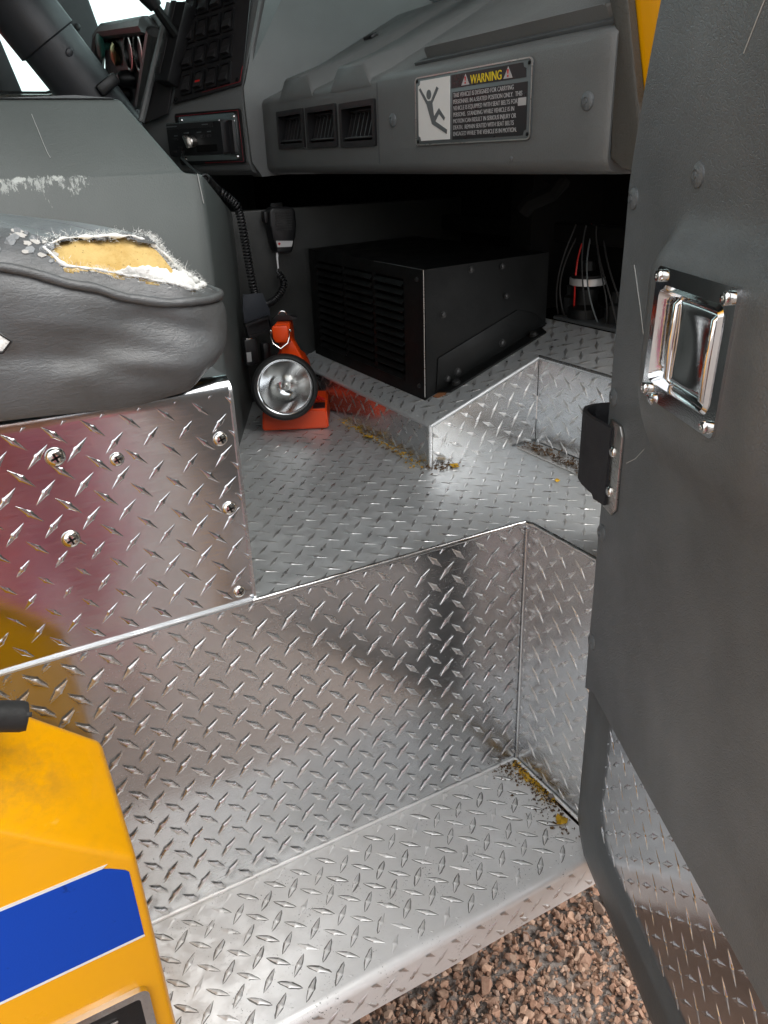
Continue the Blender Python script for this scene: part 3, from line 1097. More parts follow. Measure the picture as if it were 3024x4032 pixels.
fin('tunnel_side', bm, M['tunnel_shade'], cover)
bm = bmesh.new()
prism(bm, [(-.50, .5485), (-.40, .5525), (-.345, .5485)], -.30, -.064, Fr((0, .47, 0), (1, 0, 0), (0, 0, 1), (0, -1, 0)))
fin('top_mat', bm, M['trim_grey'], cover)
for pts_, r_ in ((((-.4625, .5222, .5285), (-.4615, .5162, .519), (-.4600, .5102, .5095), (-.4578, .4982, .4905), (-.4558, .4910, .479), (-.4540, .4878, .4735)), .0006), (((-.2575, .4698, .446), (-.2562, .4696, .43), (-.2535, .4696, .405)), .0011)):
    bm = bmesh.new()
    tube(bm, [V(p_) for p_ in pts_], r_ * .7, 5)
    fin('paint_scratch', bm, M['scratch_grey'], cover)

# ================================================================== dashboard
dash = thing('dashboard', 'grey moulded dashboard with three square air vents above the footwell', 'dashboard', (.1, .4, .45))
FD = Fr((0, 0, 0), (0, -1, 0), (0, 0, 1), (-1, 0, 0))          # u = -y (to the right), v = z, w towards the seats
VENTS = [(.765, .650, .480, .540), (.634, .520, .4785, .539), (.503, .389, .4765, .537)]
Y0, Y1 = .845, -.090
bm = bmesh.new()
ys = sorted({Y0, Y1, .79, .2, .05, -.06, .33, .10, -.0} | {q for a_ in VENTS for q in a_[:2]}, reverse=True)
zs = sorted({.4505, .558} | {q for a_ in VENTS for q in a_[2:]})
def in_vent(y_, z_): return any(a_[1] < y_ < a_[0] and a_[2] < z_ < a_[3] for a_ in VENTS)
vm = {}
def dv(x_, y_, z_):
    k = (round(x_, 5), round(y_, 5), round(z_, 5))
    if k not in vm: vm[k] = bm.verts.new(k)
    return vm[k]
for ya, yb in zip(ys, ys[1:]):
    for za, zb in zip(zs, zs[1:]):
        if not in_vent((ya + yb) / 2, (za + zb) / 2):
            bm.faces.new((dv(0, ya, za), dv(0, yb, za), dv(0, yb, zb), dv(0, ya, zb)))
SLP = .51
topp = [(0, .558), (.0015, .563), (.006, .5675), (.014, .571), (.030, .577), (.05, .5865)] + [(.05 + .26 * k / 4, .5865 + .26 * SLP * k / 4) for k in range(1, 5)] + [(.34, .728), (.44, .74)]
botp = [(0, .4505), (.0012, .445), (.005, .4395), (.012, .4362), (.022, .4345), (.07, .434), (.12, .44), (.44, .47)]
for pr_ in (topp, botp):
    for (xa, za), (xb, zb) in zip(pr_, pr_[1:]):
        for ya, yb in zip(ys, ys[1:]):
            bm.faces.new((dv(xa, ya, za), dv(xa, yb, za), dv(xb, yb, zb), dv(xb, ya, zb)))
# ends
for ye, sgn in ((Y1, -1), (Y0, 1)):
    loop = [(0, z_) for z_ in zs] + topp[1:] + botp[:0:-1]
    en = [dv(x_, ye, z_) for x_, z_ in loop]
    e2 = [bm.verts.new((x_ + .004, ye + sgn * .006, z_)) for x_, z_ in loop]
    n_ = len(loop)
    for i in range(n_): bm.faces.new((en[i], en[(i + 1) % n_], e2[(i + 1) % n_], e2[i]))
    bm.faces.new(e2)
fin('fascia', bm, M['dash_grey'], dash, angle=40)
for y0, y1, z0, z1 in VENTS:
    a0, a1 = -y0, -y1
    bm = bmesh.new()
    ring_plate(bm, rrect(a0 - .0015, z0 - .0015, a1 + .0015, z1 + .0015, .003), rrect(a0 + .007, z0 + .007, a1 - .007, z1 - .007, .002), -.02, .004, FD)
    vent = fin('air_vent', bm, M['black_plastic'], dash)
    bm = bmesh.new()
    box(bm, (a0, z0, -.05), (a1, z1, -.045), FD)
    for (p, q) in (((a0, z0, -.05), (a1, z0 + .002, -.01)), ((a0, z1 - .002, -.05), (a1, z1, -.01)), ((a0, z0, -.05), (a0 + .002, z1, -.01)), ((a1 - .002, z0, -.05), (a1, z1, -.01))):
        box(bm, p, q, FD)
    fin('duct', bm, M['dark_void'], vent)
    FVv = Fr(FD.p((a0 + a1) / 2, (z0 + z1) / 2, -.010), FD.u, (FD.v * .96 + FD.w * -.28))
    bm = bmesh.new()
    wv_, hv = (a1 - a0) / 2 - .009, (z1 - z0) / 2 - .008
    for k in range(-3, 4):
        box(bm, (k * wv_ / 3.4 - .0012, -hv, -.012), (k * wv_ / 3.4 + .0012, hv * .86, .003), FVv)
    box(bm, (-wv_, hv * .78, -.010), (wv_, hv * 1.0, .006), FVv, .0015)
    box(bm, (-wv_, -hv * 1.02, -.008), (wv_, -hv * .86, .006), FVv, .0015)
    fin('louvre', bm, M['dark_panel'], vent)
# ridges that run up the dash top from the two humps over the vents
FTOP = Fr((.0, 0, .561), (1, 0, SLP), (0, 1, 0))
for (ya, yb, yc, yd, h_) in ((.758, .722, .628, .606, .0255), (.540, .508, .426, .400, .0240)):
    bm = bmesh.new()
    pts = [(ya, .556), (yb, .561 + h_ + .002), (yc, .561 + h_), (yd, .556)]
    secs = []
    for k, (x_, dz) in enumerate(((-.0005, 0), (.004, .004), (.07, .026), (.18, .075), (.30, .128))):
        fade = 1 - .0 * k
        secs.append([bm.verts.new((x_, y_ - .05 * (x_ / .3) * (1 if j in (2, 3) else -.2), z_ + dz * (1.0 if j in (1, 2) else 1.0))) for j, (y_, z_) in enumerate(pts)])
    for A, B in zip(secs, secs[1:]):
        for j in range(3): bm.faces.new((A[j], A[j + 1], B[j + 1], B[j]))
    bm.faces.new(secs[0])
    bmesh.ops.bevel(bm, geom=[e for e in bm.edges if len(e.link_faces) == 2 and e.calc_face_angle(0) > .3], offset=.006, segments=3, affect='EDGES')
    fin('ridge', bm, M['dash_grey'], dash, angle=50)
# raised lid on the officer's side of the dash top
bm = bmesh.new()
FLID = Fr((.022, 0, .5780), (0, -1, 0), (1, 0, SLP), (-SLP, 0, 1))
prism(bm, rrect(-.287, 0, .073, .27, .012), -.004, .0150, FLID, .004, 3)
fin('top_lid', bm, M['dash_grey'], dash, angle=50)
bm = bmesh.new()
prism(bm, [(-.305, -.006), (.080, -.006), (.080, .004), (-.290, .004)], -.006, .0012, FLID, .001)
fin('lid_seam', bm, M['frame_grey'], dash, angle=50)
bm = bmesh.new()
prism(bm, rrect(-.20, .12, .06, .24, .02), .012, .030, FLID, .005, 3)
fin('lid_boss', bm, M['dash_grey'], dash, angle=50)
for a_, b_ in ((-.70, .16), (-.52, .25)):
    bm = bmesh.new()
    box(bm, (a_ - .02, b_, .003), (a_ + .012, b_ + .016, .010), FLID, .002)
    fin('clip', bm, M['black_plastic'], dash)
bm = bmesh.new()
box(bm, (-.3835, .4505, -.0015), (-.3815, .558, .0006), FD)
fin('seam', bm, M['frame_grey'], dash)
def trim_rivet(r, mat, name):
    b_ = bmesh.new()
    F0 = Fr((0, 0, 0), (1, 0, 0), (0, 1, 0))
    lathe(b_, [(r, 0), (r * .97, r * .16), (r * .72, r * .36), (r * .42, r * .42), (r * .40, r * .34), (r * .30, r * .34), (r * .26, r * .44), (0, r * .46)], F0, 18)
    return mesh_of(b_, name, mat)
RIVET = trim_rivet(.0098, M['trim_grey'], 'rivet')
for y_, z_, s_ in ((.338, .507, .95), (-.065, .505, .95), (.06, .452, .35)):
    place('rivet', RIVET, dash, FD, -y_, z_, 0.0, s_)
# under-dash carcass
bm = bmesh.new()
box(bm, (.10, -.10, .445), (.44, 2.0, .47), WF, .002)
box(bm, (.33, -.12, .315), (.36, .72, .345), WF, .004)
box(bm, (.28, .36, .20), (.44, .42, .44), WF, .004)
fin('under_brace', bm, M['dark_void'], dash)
bm = bmesh.new()
tube(bm, [V((.16, .19, .44)) + V((.02 * math.sin(k), .02 * math.cos(k * 1.3), -.012 * k)) for k in range(6)], .012, 8)
fin('hose', bm, M['dark_void'], dash)

# pillar trim between dash and door
pil = thing('pillar_trim', 'brownish grey pillar trim between dashboard end and open door', 'trim', (.01, -.11, .44))
bm = bmesh.new()
prism(bm, [(.0955, .452), (.100, .447), (.116, .444), (.145, .432), (.143, .47), (.1290, .50), (.1030, .592), (.086, .66), (.06, .66), (.080, .592), (.0905, .563), (.0955, .555)], -.016, -.006, FD, .003, 3)
fin('trim_panel', bm, M['trim_pillar'], pil, angle=50)
bm = bmesh.new()
lathe(bm, [(.005, 0), (.003, .0015), (0, .002)], FD.at(.124, .458, -.008), 10)
fin('screw', bm, M['frame_grey'], pil)
jam = thing('door_jamb', 'yellow painted door jamb beside the grey pillar trim', 'door jamb', (.05, -.12, .3))
bm = bmesh.new()
box(bm, (.018, -.235, .452), (.085, -.094, 1.30), WF, .003)
box(bm, (.022, -.235, -.44), (.085, -.125, .452), WF, .003)
fin('jamb_post', bm, M['yellow_paint'], jam)

# ================================================================== centre console with switches and siren control
cons = thing('centre_console', 'dark centre console tower with rows of rocker switches', 'console', (-.05, 1.0, .45))
d_ = V((-.46947, .88295, 0)); n_w = V((-.88295, -.46947, 0))
FC = Fr((-.034, .84, 0), -d_, (0, 0, 1), n_w)      # u to the right, v up, w towards the camera
CT = V((-.81805, -.43496, .37630))
vd = d_.cross(CT); vd = vd * (1 if vd.z > 0 else -1)
ir = R(7)
FS = Fr((-.034, .84, .587), (-d_) * math.cos(ir) + vd * math.sin(ir), vd * math.cos(ir) + d_ * math.sin(ir), CT)
bm = bmesh.new()
def cp(u_, z_, back=0.0): return V((-.034, .84, z_)) + d_ * u_ - n_w * back
L_, RR = .30, 0.0
vs = [bm.verts.new(q) for q in (cp(0, .434, .02), cp(0, .452), cp(0, .583), cp(0, .76, .085), cp(0, .80, .5), cp(0, .434, .5),
                                 cp(L_, .438, .02), cp(L_, .455), cp(L_, .570), cp(L_ - .04, .76, .085), cp(L_, .80, .5), cp(L_, .434, .5))]
for i in range(6):
    j = (i + 1) % 6
    bm.faces.new((vs[i], vs[j], vs[6 + j], vs[6 + i]))
bm.faces.new(vs[:6][::-1]); bm.faces.new(vs[6:])
bmesh.ops.bevel(bm, geom=list(bm.edges), offset=.008, segments=3, affect='EDGES')
fin('tower', bm, M['dash_grey'], cons, angle=50)
# the tower's flank facing the passenger, swept forward to the windscreen
bm = bmesh.new()
FP = [(-.012, .431), (-.031, .459), (-.034, .553), (-.034, .587), (.032, .731), (.075, .83), (.18, .83), (.44, .755), (.44, .45)]
fy = lambda z_: .842 + max(0, z_ - .60) * .42
A = [bm.verts.new((x_, fy(z_), z_)) for x_, z_ in FP]
B = [bm.verts.new((x_, fy(z_) + .05, z_)) for x_, z_ in FP]
mid = [bm.verts.new((x_, fy(.60), .60)) for x_ in (-.028, .44)]
bm.faces.new([A[0], A[1], A[2], A[3], mid[0], mid[1], A[8]])
bm.faces.new([mid[0], A[4], A[5], A[6], A[7], mid[1]])
bm.faces.new([A[3], A[4], mid[0]])
for q in range(9):
    bm.faces.new((A[q], A[(q + 1) % 9], B[(q + 1) % 9], B[q]))
fin('flank', bm, M['dash_grey'], cons, angle=50)
bm = bmesh.new()
prism(bm, [(-.186, .004), (-.004, .006), (.006, .20), (-.150, .20)], 0, .003, FS, .001)
sp = fin('switch_plate', bm, M['dark_panel'], cons)
bm = bmesh.new()
tube(bm, [FS.p(-.105, .0105, .0034), FS.p(-.008, .0115, .0034), FS.p(-.004, .04, .0034)], .0006, 5)
fin('red_line', bm, M['red_print'], sp)
SWB = bmesh.new()
F0 = Fr((0, 0, 0), (1, 0, 0), (0, 1, 0))
ring_plate(SWB, rrect(-.014, -.021, .014, .021, .003), rrect(-.0095, -.0165, .0095, .0165, .002), 0, .005, F0)
SWB = mesh_of(SWB, 'rocker_switch', M['black_plastic'])
RK = bmesh.new()
prism(RK, [(-.016, 0), (.016, 0), (.016, .003), (.0, .006), (-.016, .0125)], -.009, .009, Fr((0, 0, 0), (0, 1, 0), (0, 0, 1)), .001)
RK = mesh_of(RK, 'rocker', M['dark_panel'])
for r_ in range(4):
    for c_ in range(4):
        a_, b_ = -.146 + .0335 * c_, .034 + .050 * r_
        s_ = place('rocker_switch', SWB, cons, FS, a_, b_, .003)
        o2 = place('rocker', RK, s_, FS, a_, b_, .0032)
bm = bmesh.new()
prism(bm, rrect(-.006, -.006, .006, .006, .002), .0075, .0085, FS.at(-.1125, .026, .003))
fin('indicator', bm, M['red_plastic'], cons)
for a_, b_ in ((-.176, .010), (-.014, .016)):
    bm = bmesh.new()
    lathe(bm, [(.004, 0), (.004, .003), (.002, .004), (0, .004)], FS.at(a_, b_, .003), 10)
    fin('screw', bm, M['black_metal'], cons)

siren = thing('siren_control', 'black siren control head in chrome plate on the console below the switches', 'siren control', (-.1, .95, .46))
FSR = Fr((-.034, .84, 0), FC.u, (FC.v * math.cos(R(3)) + FC.u * math.sin(R(-3))), FC.w)
bm = bmesh.new()
prism(bm, rrect(-.190, .4570, -.012, .5530, .004), 0, .003, FC, .0006)
fin('back_plate', bm, M['black_plastic'], siren)
bm = bmesh.new()
tube(bm, [FC.p(a_, b_, .0034) for a_, b_ in ((-.186, .5475), (-.018, .5500), (-.016, .4600), (-.120, .4600))], .0006, 5)
fin('red_line', bm, M['red_print'], siren)
bm = bmesh.new()
ring_plate(bm, rrect(-.178, .4640, -.024, .5460, .005), rrect(-.172, .4740, -.034, .5340, .002), .003, .0055, FC)
fin('chrome_frame', bm, M['chrome'], siren)
bm = bmesh.new()
prism(bm, rrect(-.194, .4745, -.045, .5350, .003), .003, .026, FC, .002)
fb = fin('control_body', bm, M['black_plastic'], siren)
bm = bmesh.new()
box(bm, (-.192, .5235, .026), (-.066, .5335, .0272), FC)
fin('name_strip', bm, M['dark_panel'], fb)
bm = bmesh.new()
box(bm, (-.193, .5330, .0255), (-.047, .5346, .0275), FC)
fin('chrome_edge', bm, M['chrome'], fb)
bm = bmesh.new()
lathe(bm, [(.011, 0), (.010, .010), (.008, .012), (0, .012)], FC.at(-.125, .499, .026), 18)
prism(bm, rrect(-.003, -.012, .003, .012, .002), .010, .020, Fr(FC.p(-.125, .499, .026), FC.u * .9 + FC.v * .4, FC.v * .9 - FC.u * .4), .001)
fin('selector_knob', bm, M['steel_satin'], fb)
for a_, b_ in ((-.170, .505), (-.160, .489), (-.095, .508), (-.078, .508), (-.178, .482)):
    bm = bmesh.new()
    box(bm, (a_ - .005, b_ - .002, .026), (a_ + .005, b_ + .002, .0285), FC, .0006)
    bt_ = fin('button', bm, M['dark_panel'], fb)
for a_, b_, w_ in ((-.170, .5115, .010), (-.140, .5155, .014), (-.105, .5155, .012), (-.078, .5155, .010), (-.155, .483, .009), (-.090, .485, .012), (-.178, .5285, .030), (-.086, .5285, .016)):
    bm = bmesh.new()
    box(bm, (a_ - w_ / 2, b_ - .0009, .0260), (a_ + w_ / 2, b_ + .0009, .0275 if b_ > .52 else .0264), FC)
    fin('marking', bm, M['sign_grey'], fb)
bm = bmesh.new()
prism(bm, rrect(-.116, .4800, -.060, .4925, .002), .026, .0272, FC)
fin('display', bm, M['dark_void'], fb)
for a_, b_ in ((-.171, .5395), (-.030, .5395), (-.030, .4690), (-.171, .4690)):
    bm = bmesh.new()
    lathe(bm, [(.003, 0), (.003, .002), (.001, .003), (0, .003)], FC.at(a_, b_, .0055), 10)
    fin('screw', bm, M['screw_steel'], siren)

# gear selector beside the switches
gear = thing('gear_selector', 'black gear selector housing with lever beside the rocker switches', 'gear selector', (-.15, 1.05, .57))
bm = bmesh.new()
prism(bm, [(-.268, -.022), (-.198, -.014), (-.160, .20), (-.225, .20)], 0, .004, FS, .001)
fin('base_plate', bm, M['dark_panel'], gear)
FG = Fr(FS.p(-.190, .036, .004), FS.u * .97 + FS.v * -.25, FS.v * .97 + FS.u * .25)
bm = bmesh.new()
box(bm, (-.021, 0, 0), (.021, .150, .030), FG, .003)
fin('housing', bm, M['black_plastic'], gear)
bm = bmesh.new()
box(bm, (-.019, .012, .030), (-.004, .150, .0325), FG, .001)
for k in range(4): box(bm, (-.017, .025 + .026 * k, .0325), (-.008, .036 + .026 * k, .0335), FG)
fin('gate_plate', bm, M['dark_panel'], gear)
bm = bmesh.new()
tube(bm, [FG.p(.012, .088, .028), FG.p(.004, .105, .060), FG.p(-.004, .120, .085)], [.009, .009, .008], 8)
fin('lever', bm, M['black_metal'], gear)
bm = bmesh.new()
tube(bm, [FG.p(-.001, .114, .075), FG.p(-.006, .124, .092), FG.p(-.016, .141, .12), FG.p(-.028, .163, .15), FG.p(-.043, .183, .17)], [.013, .018, .021, .023, .015], 12)
fin('grip', bm, M['black_plastic'], gear)
bm = bmesh.new()
tube(bm, [FS.p(-.268, -.02, .008), FS.p(-.232, .09, .012), FS.p(-.20, .20, .012)], .007, 8)
fin('edge_rail', bm, M['dash_grey'], gear)

# driver's instrument panel
ins = thing('instrument_panel', 'dark gauge panel with green pull knob under its hood beyond the steering column', 'instrument panel', (-.05, 1.6, .6))
FI = Fr((-.05, 0, 0), (0, -1, 0), (-.25, 0, .97), (-.97, 0, -.25))
FI = Fr((-.05, 0, 0), (0, -1, 0), (0, 0, 1))
bm = bmesh.new()
prism(bm, [(-2.02, .60), (-1.28, .60), (-1.20, .77), (-1.86, .80)], -.02, 0, FI, .004)
fin('face', bm, M['dark_panel'], ins)
bm = bmesh.new()
tube(bm, [FI.p(a_, b_, .012) for a_, b_ in ((-2.04, .60), (-1.98, .72), (-1.88, .79), (-1.80, .798), (-1.36, .755), (-1.30, .735), (-1.50, .60))], .020, 10)
fin('hood', bm, M['dash_grey'], ins)
for a_, b_ in ((-1.571, .722), (-1.474, .712)):
    bm = bmesh.new()
    lathe(bm, [(.042, 0), (.042, .010), (.036, .012), (.034, .006), (0, .006)], FI.at(a_, b_, 0), 20)
    g_ = fin('gauge', bm, M['black_plastic'], ins)
    bm = bmesh.new()
    lathe(bm, [(.043, .008), (.043, .013), (.038, .014), (.036, .012)], FI.at(a_, b_, 0), 20)
    fin('bezel', bm, M['steel_satin'], g_)
bm = bmesh.new()
lathe(bm, [(.010, 0), (.010, .02), (.030, .022), (.032, .030), (.026, .034), (0, .035)], FI.at(-1.811, .764, 0), 18)
fin('pull_knob', bm, M['green_knob'], ins)
bm = bmesh.new()
lathe(bm, [(.028, 0), (.028, .012), (.016, .018), (0, .018)], FI.at(-1.736, .738, 0), 8)
fin('brass_nut', bm, M['brass'], ins)
for a_, b_ in ((-1.849, .678), (-1.757, .671), (-1.61, .667), (-1.69, .640)):
    bm = bmesh.new()
    lathe(bm, [(.022, 0), (.020, .03), (.012, .04), (0, .04)], FI.at(a_, b_, 0), 12)
    fin('control_knob', bm, M['black_plastic'], ins)

# steering column and wheel
stc = thing('steering_column', 'dark grey steering column shroud rising behind the engine cover', 'steering column', (-.2, 1.2, .5))
ax = V((-.56, 0, .83)).normalized()
FK = Fr((-.250, 1.2, .603), (0, 1, 0), ax.cross(V((0, 1, 0))) * -1, ax)
bm = bmesh.new()
lathe(bm, [(.0, -.12), (.060, -.12), (.060, .112), (.066, .115), (.066, .205), (.060, .212), (0, .212)], FK, 32)
fin('shroud', bm, M['column_grey'], stc, angle=50)
bm = bmesh.new()
lathe(bm, [(.008, 0), (.008, .004), (.005, .006), (0, .006)], Fr(V((-.285, 1.142, .672)), (1, 0, .3), (0, 0, 1), (-.3, -1, .1)), 12)
fin('screw', bm, M['column_grey'], stc)
bm = bmesh.new()
box(bm, (-.012, -.02, -.010), (.012, .03, .010), Fr((-.225, 1.135, .612), (.56, 0, -.83), (.83, 0, .56)), .006)
fin('tilt_tab', bm, M['black_plastic'], stc)
bm = bmesh.new()
box(bm, (.02, -.06, .0), (.065, .07, .03), FK.at(0, 0, .205), .005)
whl = thing('steering_wheel', 'black steering wheel hub with grey spoke above the column', 'steering wheel', (-.37, 1.2, .79))
bm.free()
FH = FK.at(0, 0, .235)
bm = bmesh.new()
lathe(bm, [(.035, -.03), (.07, -.01), (.085, .015), (.085, .05), (.07, .06), (0, .06)], FH, 28)
fin('hub', bm, M['black_plastic'], whl)
bm = bmesh.new()
tube(bm, [FH.p(.225 * math.cos(6.2832 * k / 48), .225 * math.sin(6.2832 * k / 48), .06) for k in range(48)], .014, 10, closed=True)
fin('rim', bm, M['black_plastic'], whl)
for k in range(4):
    an = R(45 + 90 * k)
    bm = bmesh.new()
    tube(bm, [FH.p(r_ * math.cos(an), r_ * math.sin(an), h_) for r_, h_ in ((.05, .02), (.12, .03), (.17, .05), (.222, .06))], [.012, .009, .008, .008], 8)
    fin('spoke', bm, M['steel_satin'], whl)
# ================================================================== warning sign on the dash
sign = thing('warning_sign', 'metal warning plate with falling figure riveted to the dashboard', 'sign', (0, .147, .472))
FSg = FD.at(0, 0, .0006)
bm = bmesh.new()
prism(bm, rrect(-.272, .4718, -.0235, .5548, .006), 0, .0016, FSg, .0005)
fin('plate', bm, M['sign_grey'], sign)
bm = bmesh.new()
ring_plate(bm, rrect(-.272, .4718, -.0235, .5548, .006), rrect(-.2705, .4733, -.025, .5533, .005), .0012, .0024, FSg)
fin('rim', bm, M['steel_satin'], sign)
def notched(a0, b0, a1, b1, q, corners):
    P = []
    for cx, cy, sx, sy, k in ((a0, b0, 1, 1, 0), (a1, b0, -1, 1, 1), (a1, b1, -1, -1, 2), (a0, b1, 1, -1, 3)):
        if k in corners:
            pts = [(cx, cy + sy * q), (cx + sx * q * .75, cy + sy * q * .75), (cx + sx * q, cy)]
            P += pts if k in (0, 2) else pts[::-1]
        else: P.append((cx, cy))
    return P
bm = bmesh.new()
prism(bm, notched(-.2640, .4775, -.1875, .5500, .006, (0, 3)), .0016, .0022, FSg)
fin('white_field', bm, M['white_paint'], sign)
bm = bmesh.new()
prism(bm, notched(-.1845, .5355, -.0345, .5505, .006, (2,)), .0016, .0020, FSg)
fin('heading_field', bm, M['sign_black'], sign)
bm = bmesh.new()
prism(bm, notched(-.1815, .4765, -.0310, .5310, .006, (1,)), .0016, .0020, FSg)
fin('text_field', bm, M['sign_black'], sign)
FIG = [(261, 540), (242, 521), (229, 497), (194, 484), (193, 489), (221, 500), (212, 508.5), (200, 500), (198, 503.5), (212, 515), (224, 506), (228, 522), (213, 538), (217.5, 540.5), (231, 525), (240, 525), (257.5, 541.5)]
bm = bmesh.new()
prism(bm, [(-y_ / 1000, z_ / 1000) for y_, z_ in FIG], .0022, .0029, FSg)
lathe(bm, [(.0055, .0022), (.0055, .0029), (0, .0029)], FSg.at(-.2365, .5325), 18, 1, 1.05)
fin('falling_figure', bm, M['sign_grey'], sign)
for a_ in (-.1525, -.067):
    bm = bmesh.new()
    prism(bm, [(a_ - .0085, .5370), (a_ + .0085, .5370), (a_, .5490)], .0020, .0024, FSg)
    tr_ = fin('warning_triangle', bm, M['label_silver'], sign)
    bm = bmesh.new()
    prism(bm, [(a_ - .0016, .5462), (a_ + .0016, .5462), (a_ + .0007, .5415), (a_ - .0007, .5415)], .0024, .0028, FSg)
    prism(bm, rrect(a_ - .0012, .5384, a_ + .0012, .5404, .0005, 2), .0024, .0028, FSg)
    fin('exclamation_mark', bm, M['red_plastic'], tr_)
def text(name, body, F, a, b, width, height, mat, parent, ext=.0002):
    cu = bpy.data.curves.new(name, 'FONT')
    cu.body = body
    cu.size = 1.0
    cu.align_x = 'LEFT'
    cu.extrude = .0
    o = bpy.data.objects.new(name, cu)
    COL.objects.link(o)
    bpy.context.view_layer.update()
    me = o.to_mesh()
    co = np.array([v_.co[:] for v_ in me.vertices])
    fs_ = [tuple(p_.vertices) for p_ in me.polygons]
    o.to_mesh_clear()
    bpy.data.objects.remove(o, do_unlink=True)
    x0, x1 = co[:, 0].min(), co[:, 0].max()
    y0, y1 = 0.0, 0.72
    b_ = bmesh.new()
    vs_ = [b_.verts.new(F.p(a + (c[0] - x0) / (x1 - x0) * width, b + (c[1] - y0) / (y1 - y0) * height, 0)) for c in co]
    for f_ in fs_:
        try: b_.faces.new([vs_[k] for k in f_])
        except ValueError: pass
    ex = bmesh.ops.extrude_face_region(b_, geom=list(b_.faces))
    bmesh.ops.translate(b_, verts=[g for g in ex['geom'] if isinstance(g, bmesh.types.BMVert)], vec=F.w * ext)
    return fin(name, b_, mat, parent, angle=30)
FTx = FSg.at(0, 0, .0019)
text('lettering', 'WARNING', FTx, -.1420, .5372, .0625, .0100, M['sign_yellow'], sign, .0006)
LINES = [('THIS VEHICLE IS DESIGNED FOR CARRYING', .123), ('PERSONNEL IN A SEATED POSITION ONLY.  THIS', .139), ('VEHICLE IS EQUIPPED WITH SEAT BELTS FOR', .131),
         ('PERSONS.  STANDING WHILE VEHICLE IS IN', .125), ('MOTION CAN RESULT IN SERIOUS INJURY OR', .129), ('DEATH.  REMAIN SEATED WITH SEAT BELTS', .125), ('ENGAGED WHILE THE VEHICLE IS IN MOTION.', .131)]
for k, (s_, wd) in enumerate(LINES):
    text('lettering', s_, FTx, -.1790, .5250 - .00735 * k, wd, .0050, M['label_silver'], sign, .0004)
bm = bmesh.new()
box(bm, (-.0470, .5075, .0020), (-.0325, .5155, .0024), FSg)
fin('number_box', bm, M['label_silver'], sign)
for a_, b_ in ((-.2672, .5500), (-.0295, .5492), (-.0290, .4775), (-.2665, .4770)):
    bm = bmesh.new()
    lathe(bm, [(.0022, .0016), (.0020, .0026), (.001, .003), (0, .003)], FSg.at(a_, b_), 10)
    fin('pin', bm, M['black_metal'], sign)

# ================================================================== black louvred case on the ramp
case = thing('equipment_case', 'black metal case with louvred front bolted to the footrest ramp', 'equipment case', (.15, .54, .09))
CX0, CX1, CY0, CY1, CZ0, CZ1 = .039, .290, .323, .757, .0862, .2965
bm = bmesh.new()
def zr(x_): return .0715 + K * x_ + .0006
# shell with a sloping foot that follows the ramp; open front
P = [(CX0, zr(CX0)), (CX0, CZ1), (CX1, CZ1 + .006), (CX1, zr(CX1))]
A = [bm.verts.new((x_, CY0, z_)) for x_, z_ in P]; B = [bm.verts.new((x_, CY1, z_)) for x_, z_ in P]
bm.faces.new(A); bm.faces.new(B[::-1])
for i in (1, 2, 3): bm.faces.new((A[i], B[i], B[(i + 1) % 4], A[(i + 1) % 4]))
fin('shell', bm, M['black_metal'], case, angle=30)
FCs = Fr((CX0, 0, 0), (0, -1, 0), (0, 0, 1), (-1, 0, 0))
COLS = [(-.722, -.610), (-.602, -.494), (-.484, -.386)]
ZA, ZB = .1065, .2765
bm = bmesh.new()
for lo, hi in (((-.757, .0862), (-.323, ZA)), ((-.757, ZB), (-.323, CZ1)), ((-.757, ZA), (COLS[0][0], ZB)), ((COLS[0][1], ZA), (COLS[1][0], ZB)), ((COLS[1][1], ZA), (COLS[2][0], ZB)), ((COLS[2][1], ZA), (-.323, ZB))):
    box(bm, (lo[0], lo[1], -.003), (hi[0], hi[1], .0), FCs)
fin('front_frame', bm, M['black_metal'], case, angle=30)
bm = bmesh.new()
box(bm, (-.750, .095, -.030), (-.33, .290, -.028), FCs)
fin('inner_screen', bm, M['dark_void'], case)
for c0, c1 in COLS:
    sb_ = bmesh.new()
    F0 = Fr((0, 0, 0), (1, 0, 0), (0, 1, 0))
    L2 = (c1 - c0)
    prism(sb_, [(0, .0065), (.0070, .0), (.0082, .0012), (.0012, .0080)], 0, L2, Fr((0, 0, 0), (0, 0, 1), (0, 1, 0), (1, 0, 0)))
    SL = mesh_of(sb_, 'louvre', M['black_metal'])
    nrow = 12
    for k in range(nrow):
        place('louvre', SL, case, FCs, c0, ZA + (ZB - ZA) * k / nrow + .002, -.004)
fold('worn_edge', [(CX0 - .0003, CY0 - .0002, .092), (CX0 - .0003, CY0 - .0002, .200), (CX0 - .0003, CY0 - .0002, CZ1)], .0008, 20, M['steel_satin'], case, .0003)
fold('worn_edge', [(CX0 - .0002, CY0, CZ1), (CX0 - .0002, CY0 + .16, CZ1)], .0006, 20, M['frame_grey'], case, .0003)
FCr = Fr((0, CY0, 0), (1, 0, 0), (0, 0, 1), (0, -1, 0))
bm = bmesh.new()
prism(bm, [(.060, zr(.060) + .003), (.292, zr(.292) + .003), (.262, .205), (.225, .214), (.064, .154)], 0, .0025, FCr, .0006)
fin('bracket', bm, M['black_metal'], case)
FCf = Fr((0, CY0, .0715), (1, 0, K), (0, -1, 0), (-K, 0, 1))
bm = bmesh.new()
prism(bm, [(.062 * sl, .0), (.280 * sl, .0), (.272 * sl, .026), (.074 * sl, .026)], .0008, .0042, FCf, .001)
fin('foot_flange', bm, M['black_metal'], case)
HEX = bmesh.new()
lathe(HEX, [(.0062, 0), (.0062, .0012), (.0048, .0013), (.0048, .0042), (.003, .005), (0, .005)], Fr((0, 0, 0), (1, 0, 0), (0, 1, 0)), 12)
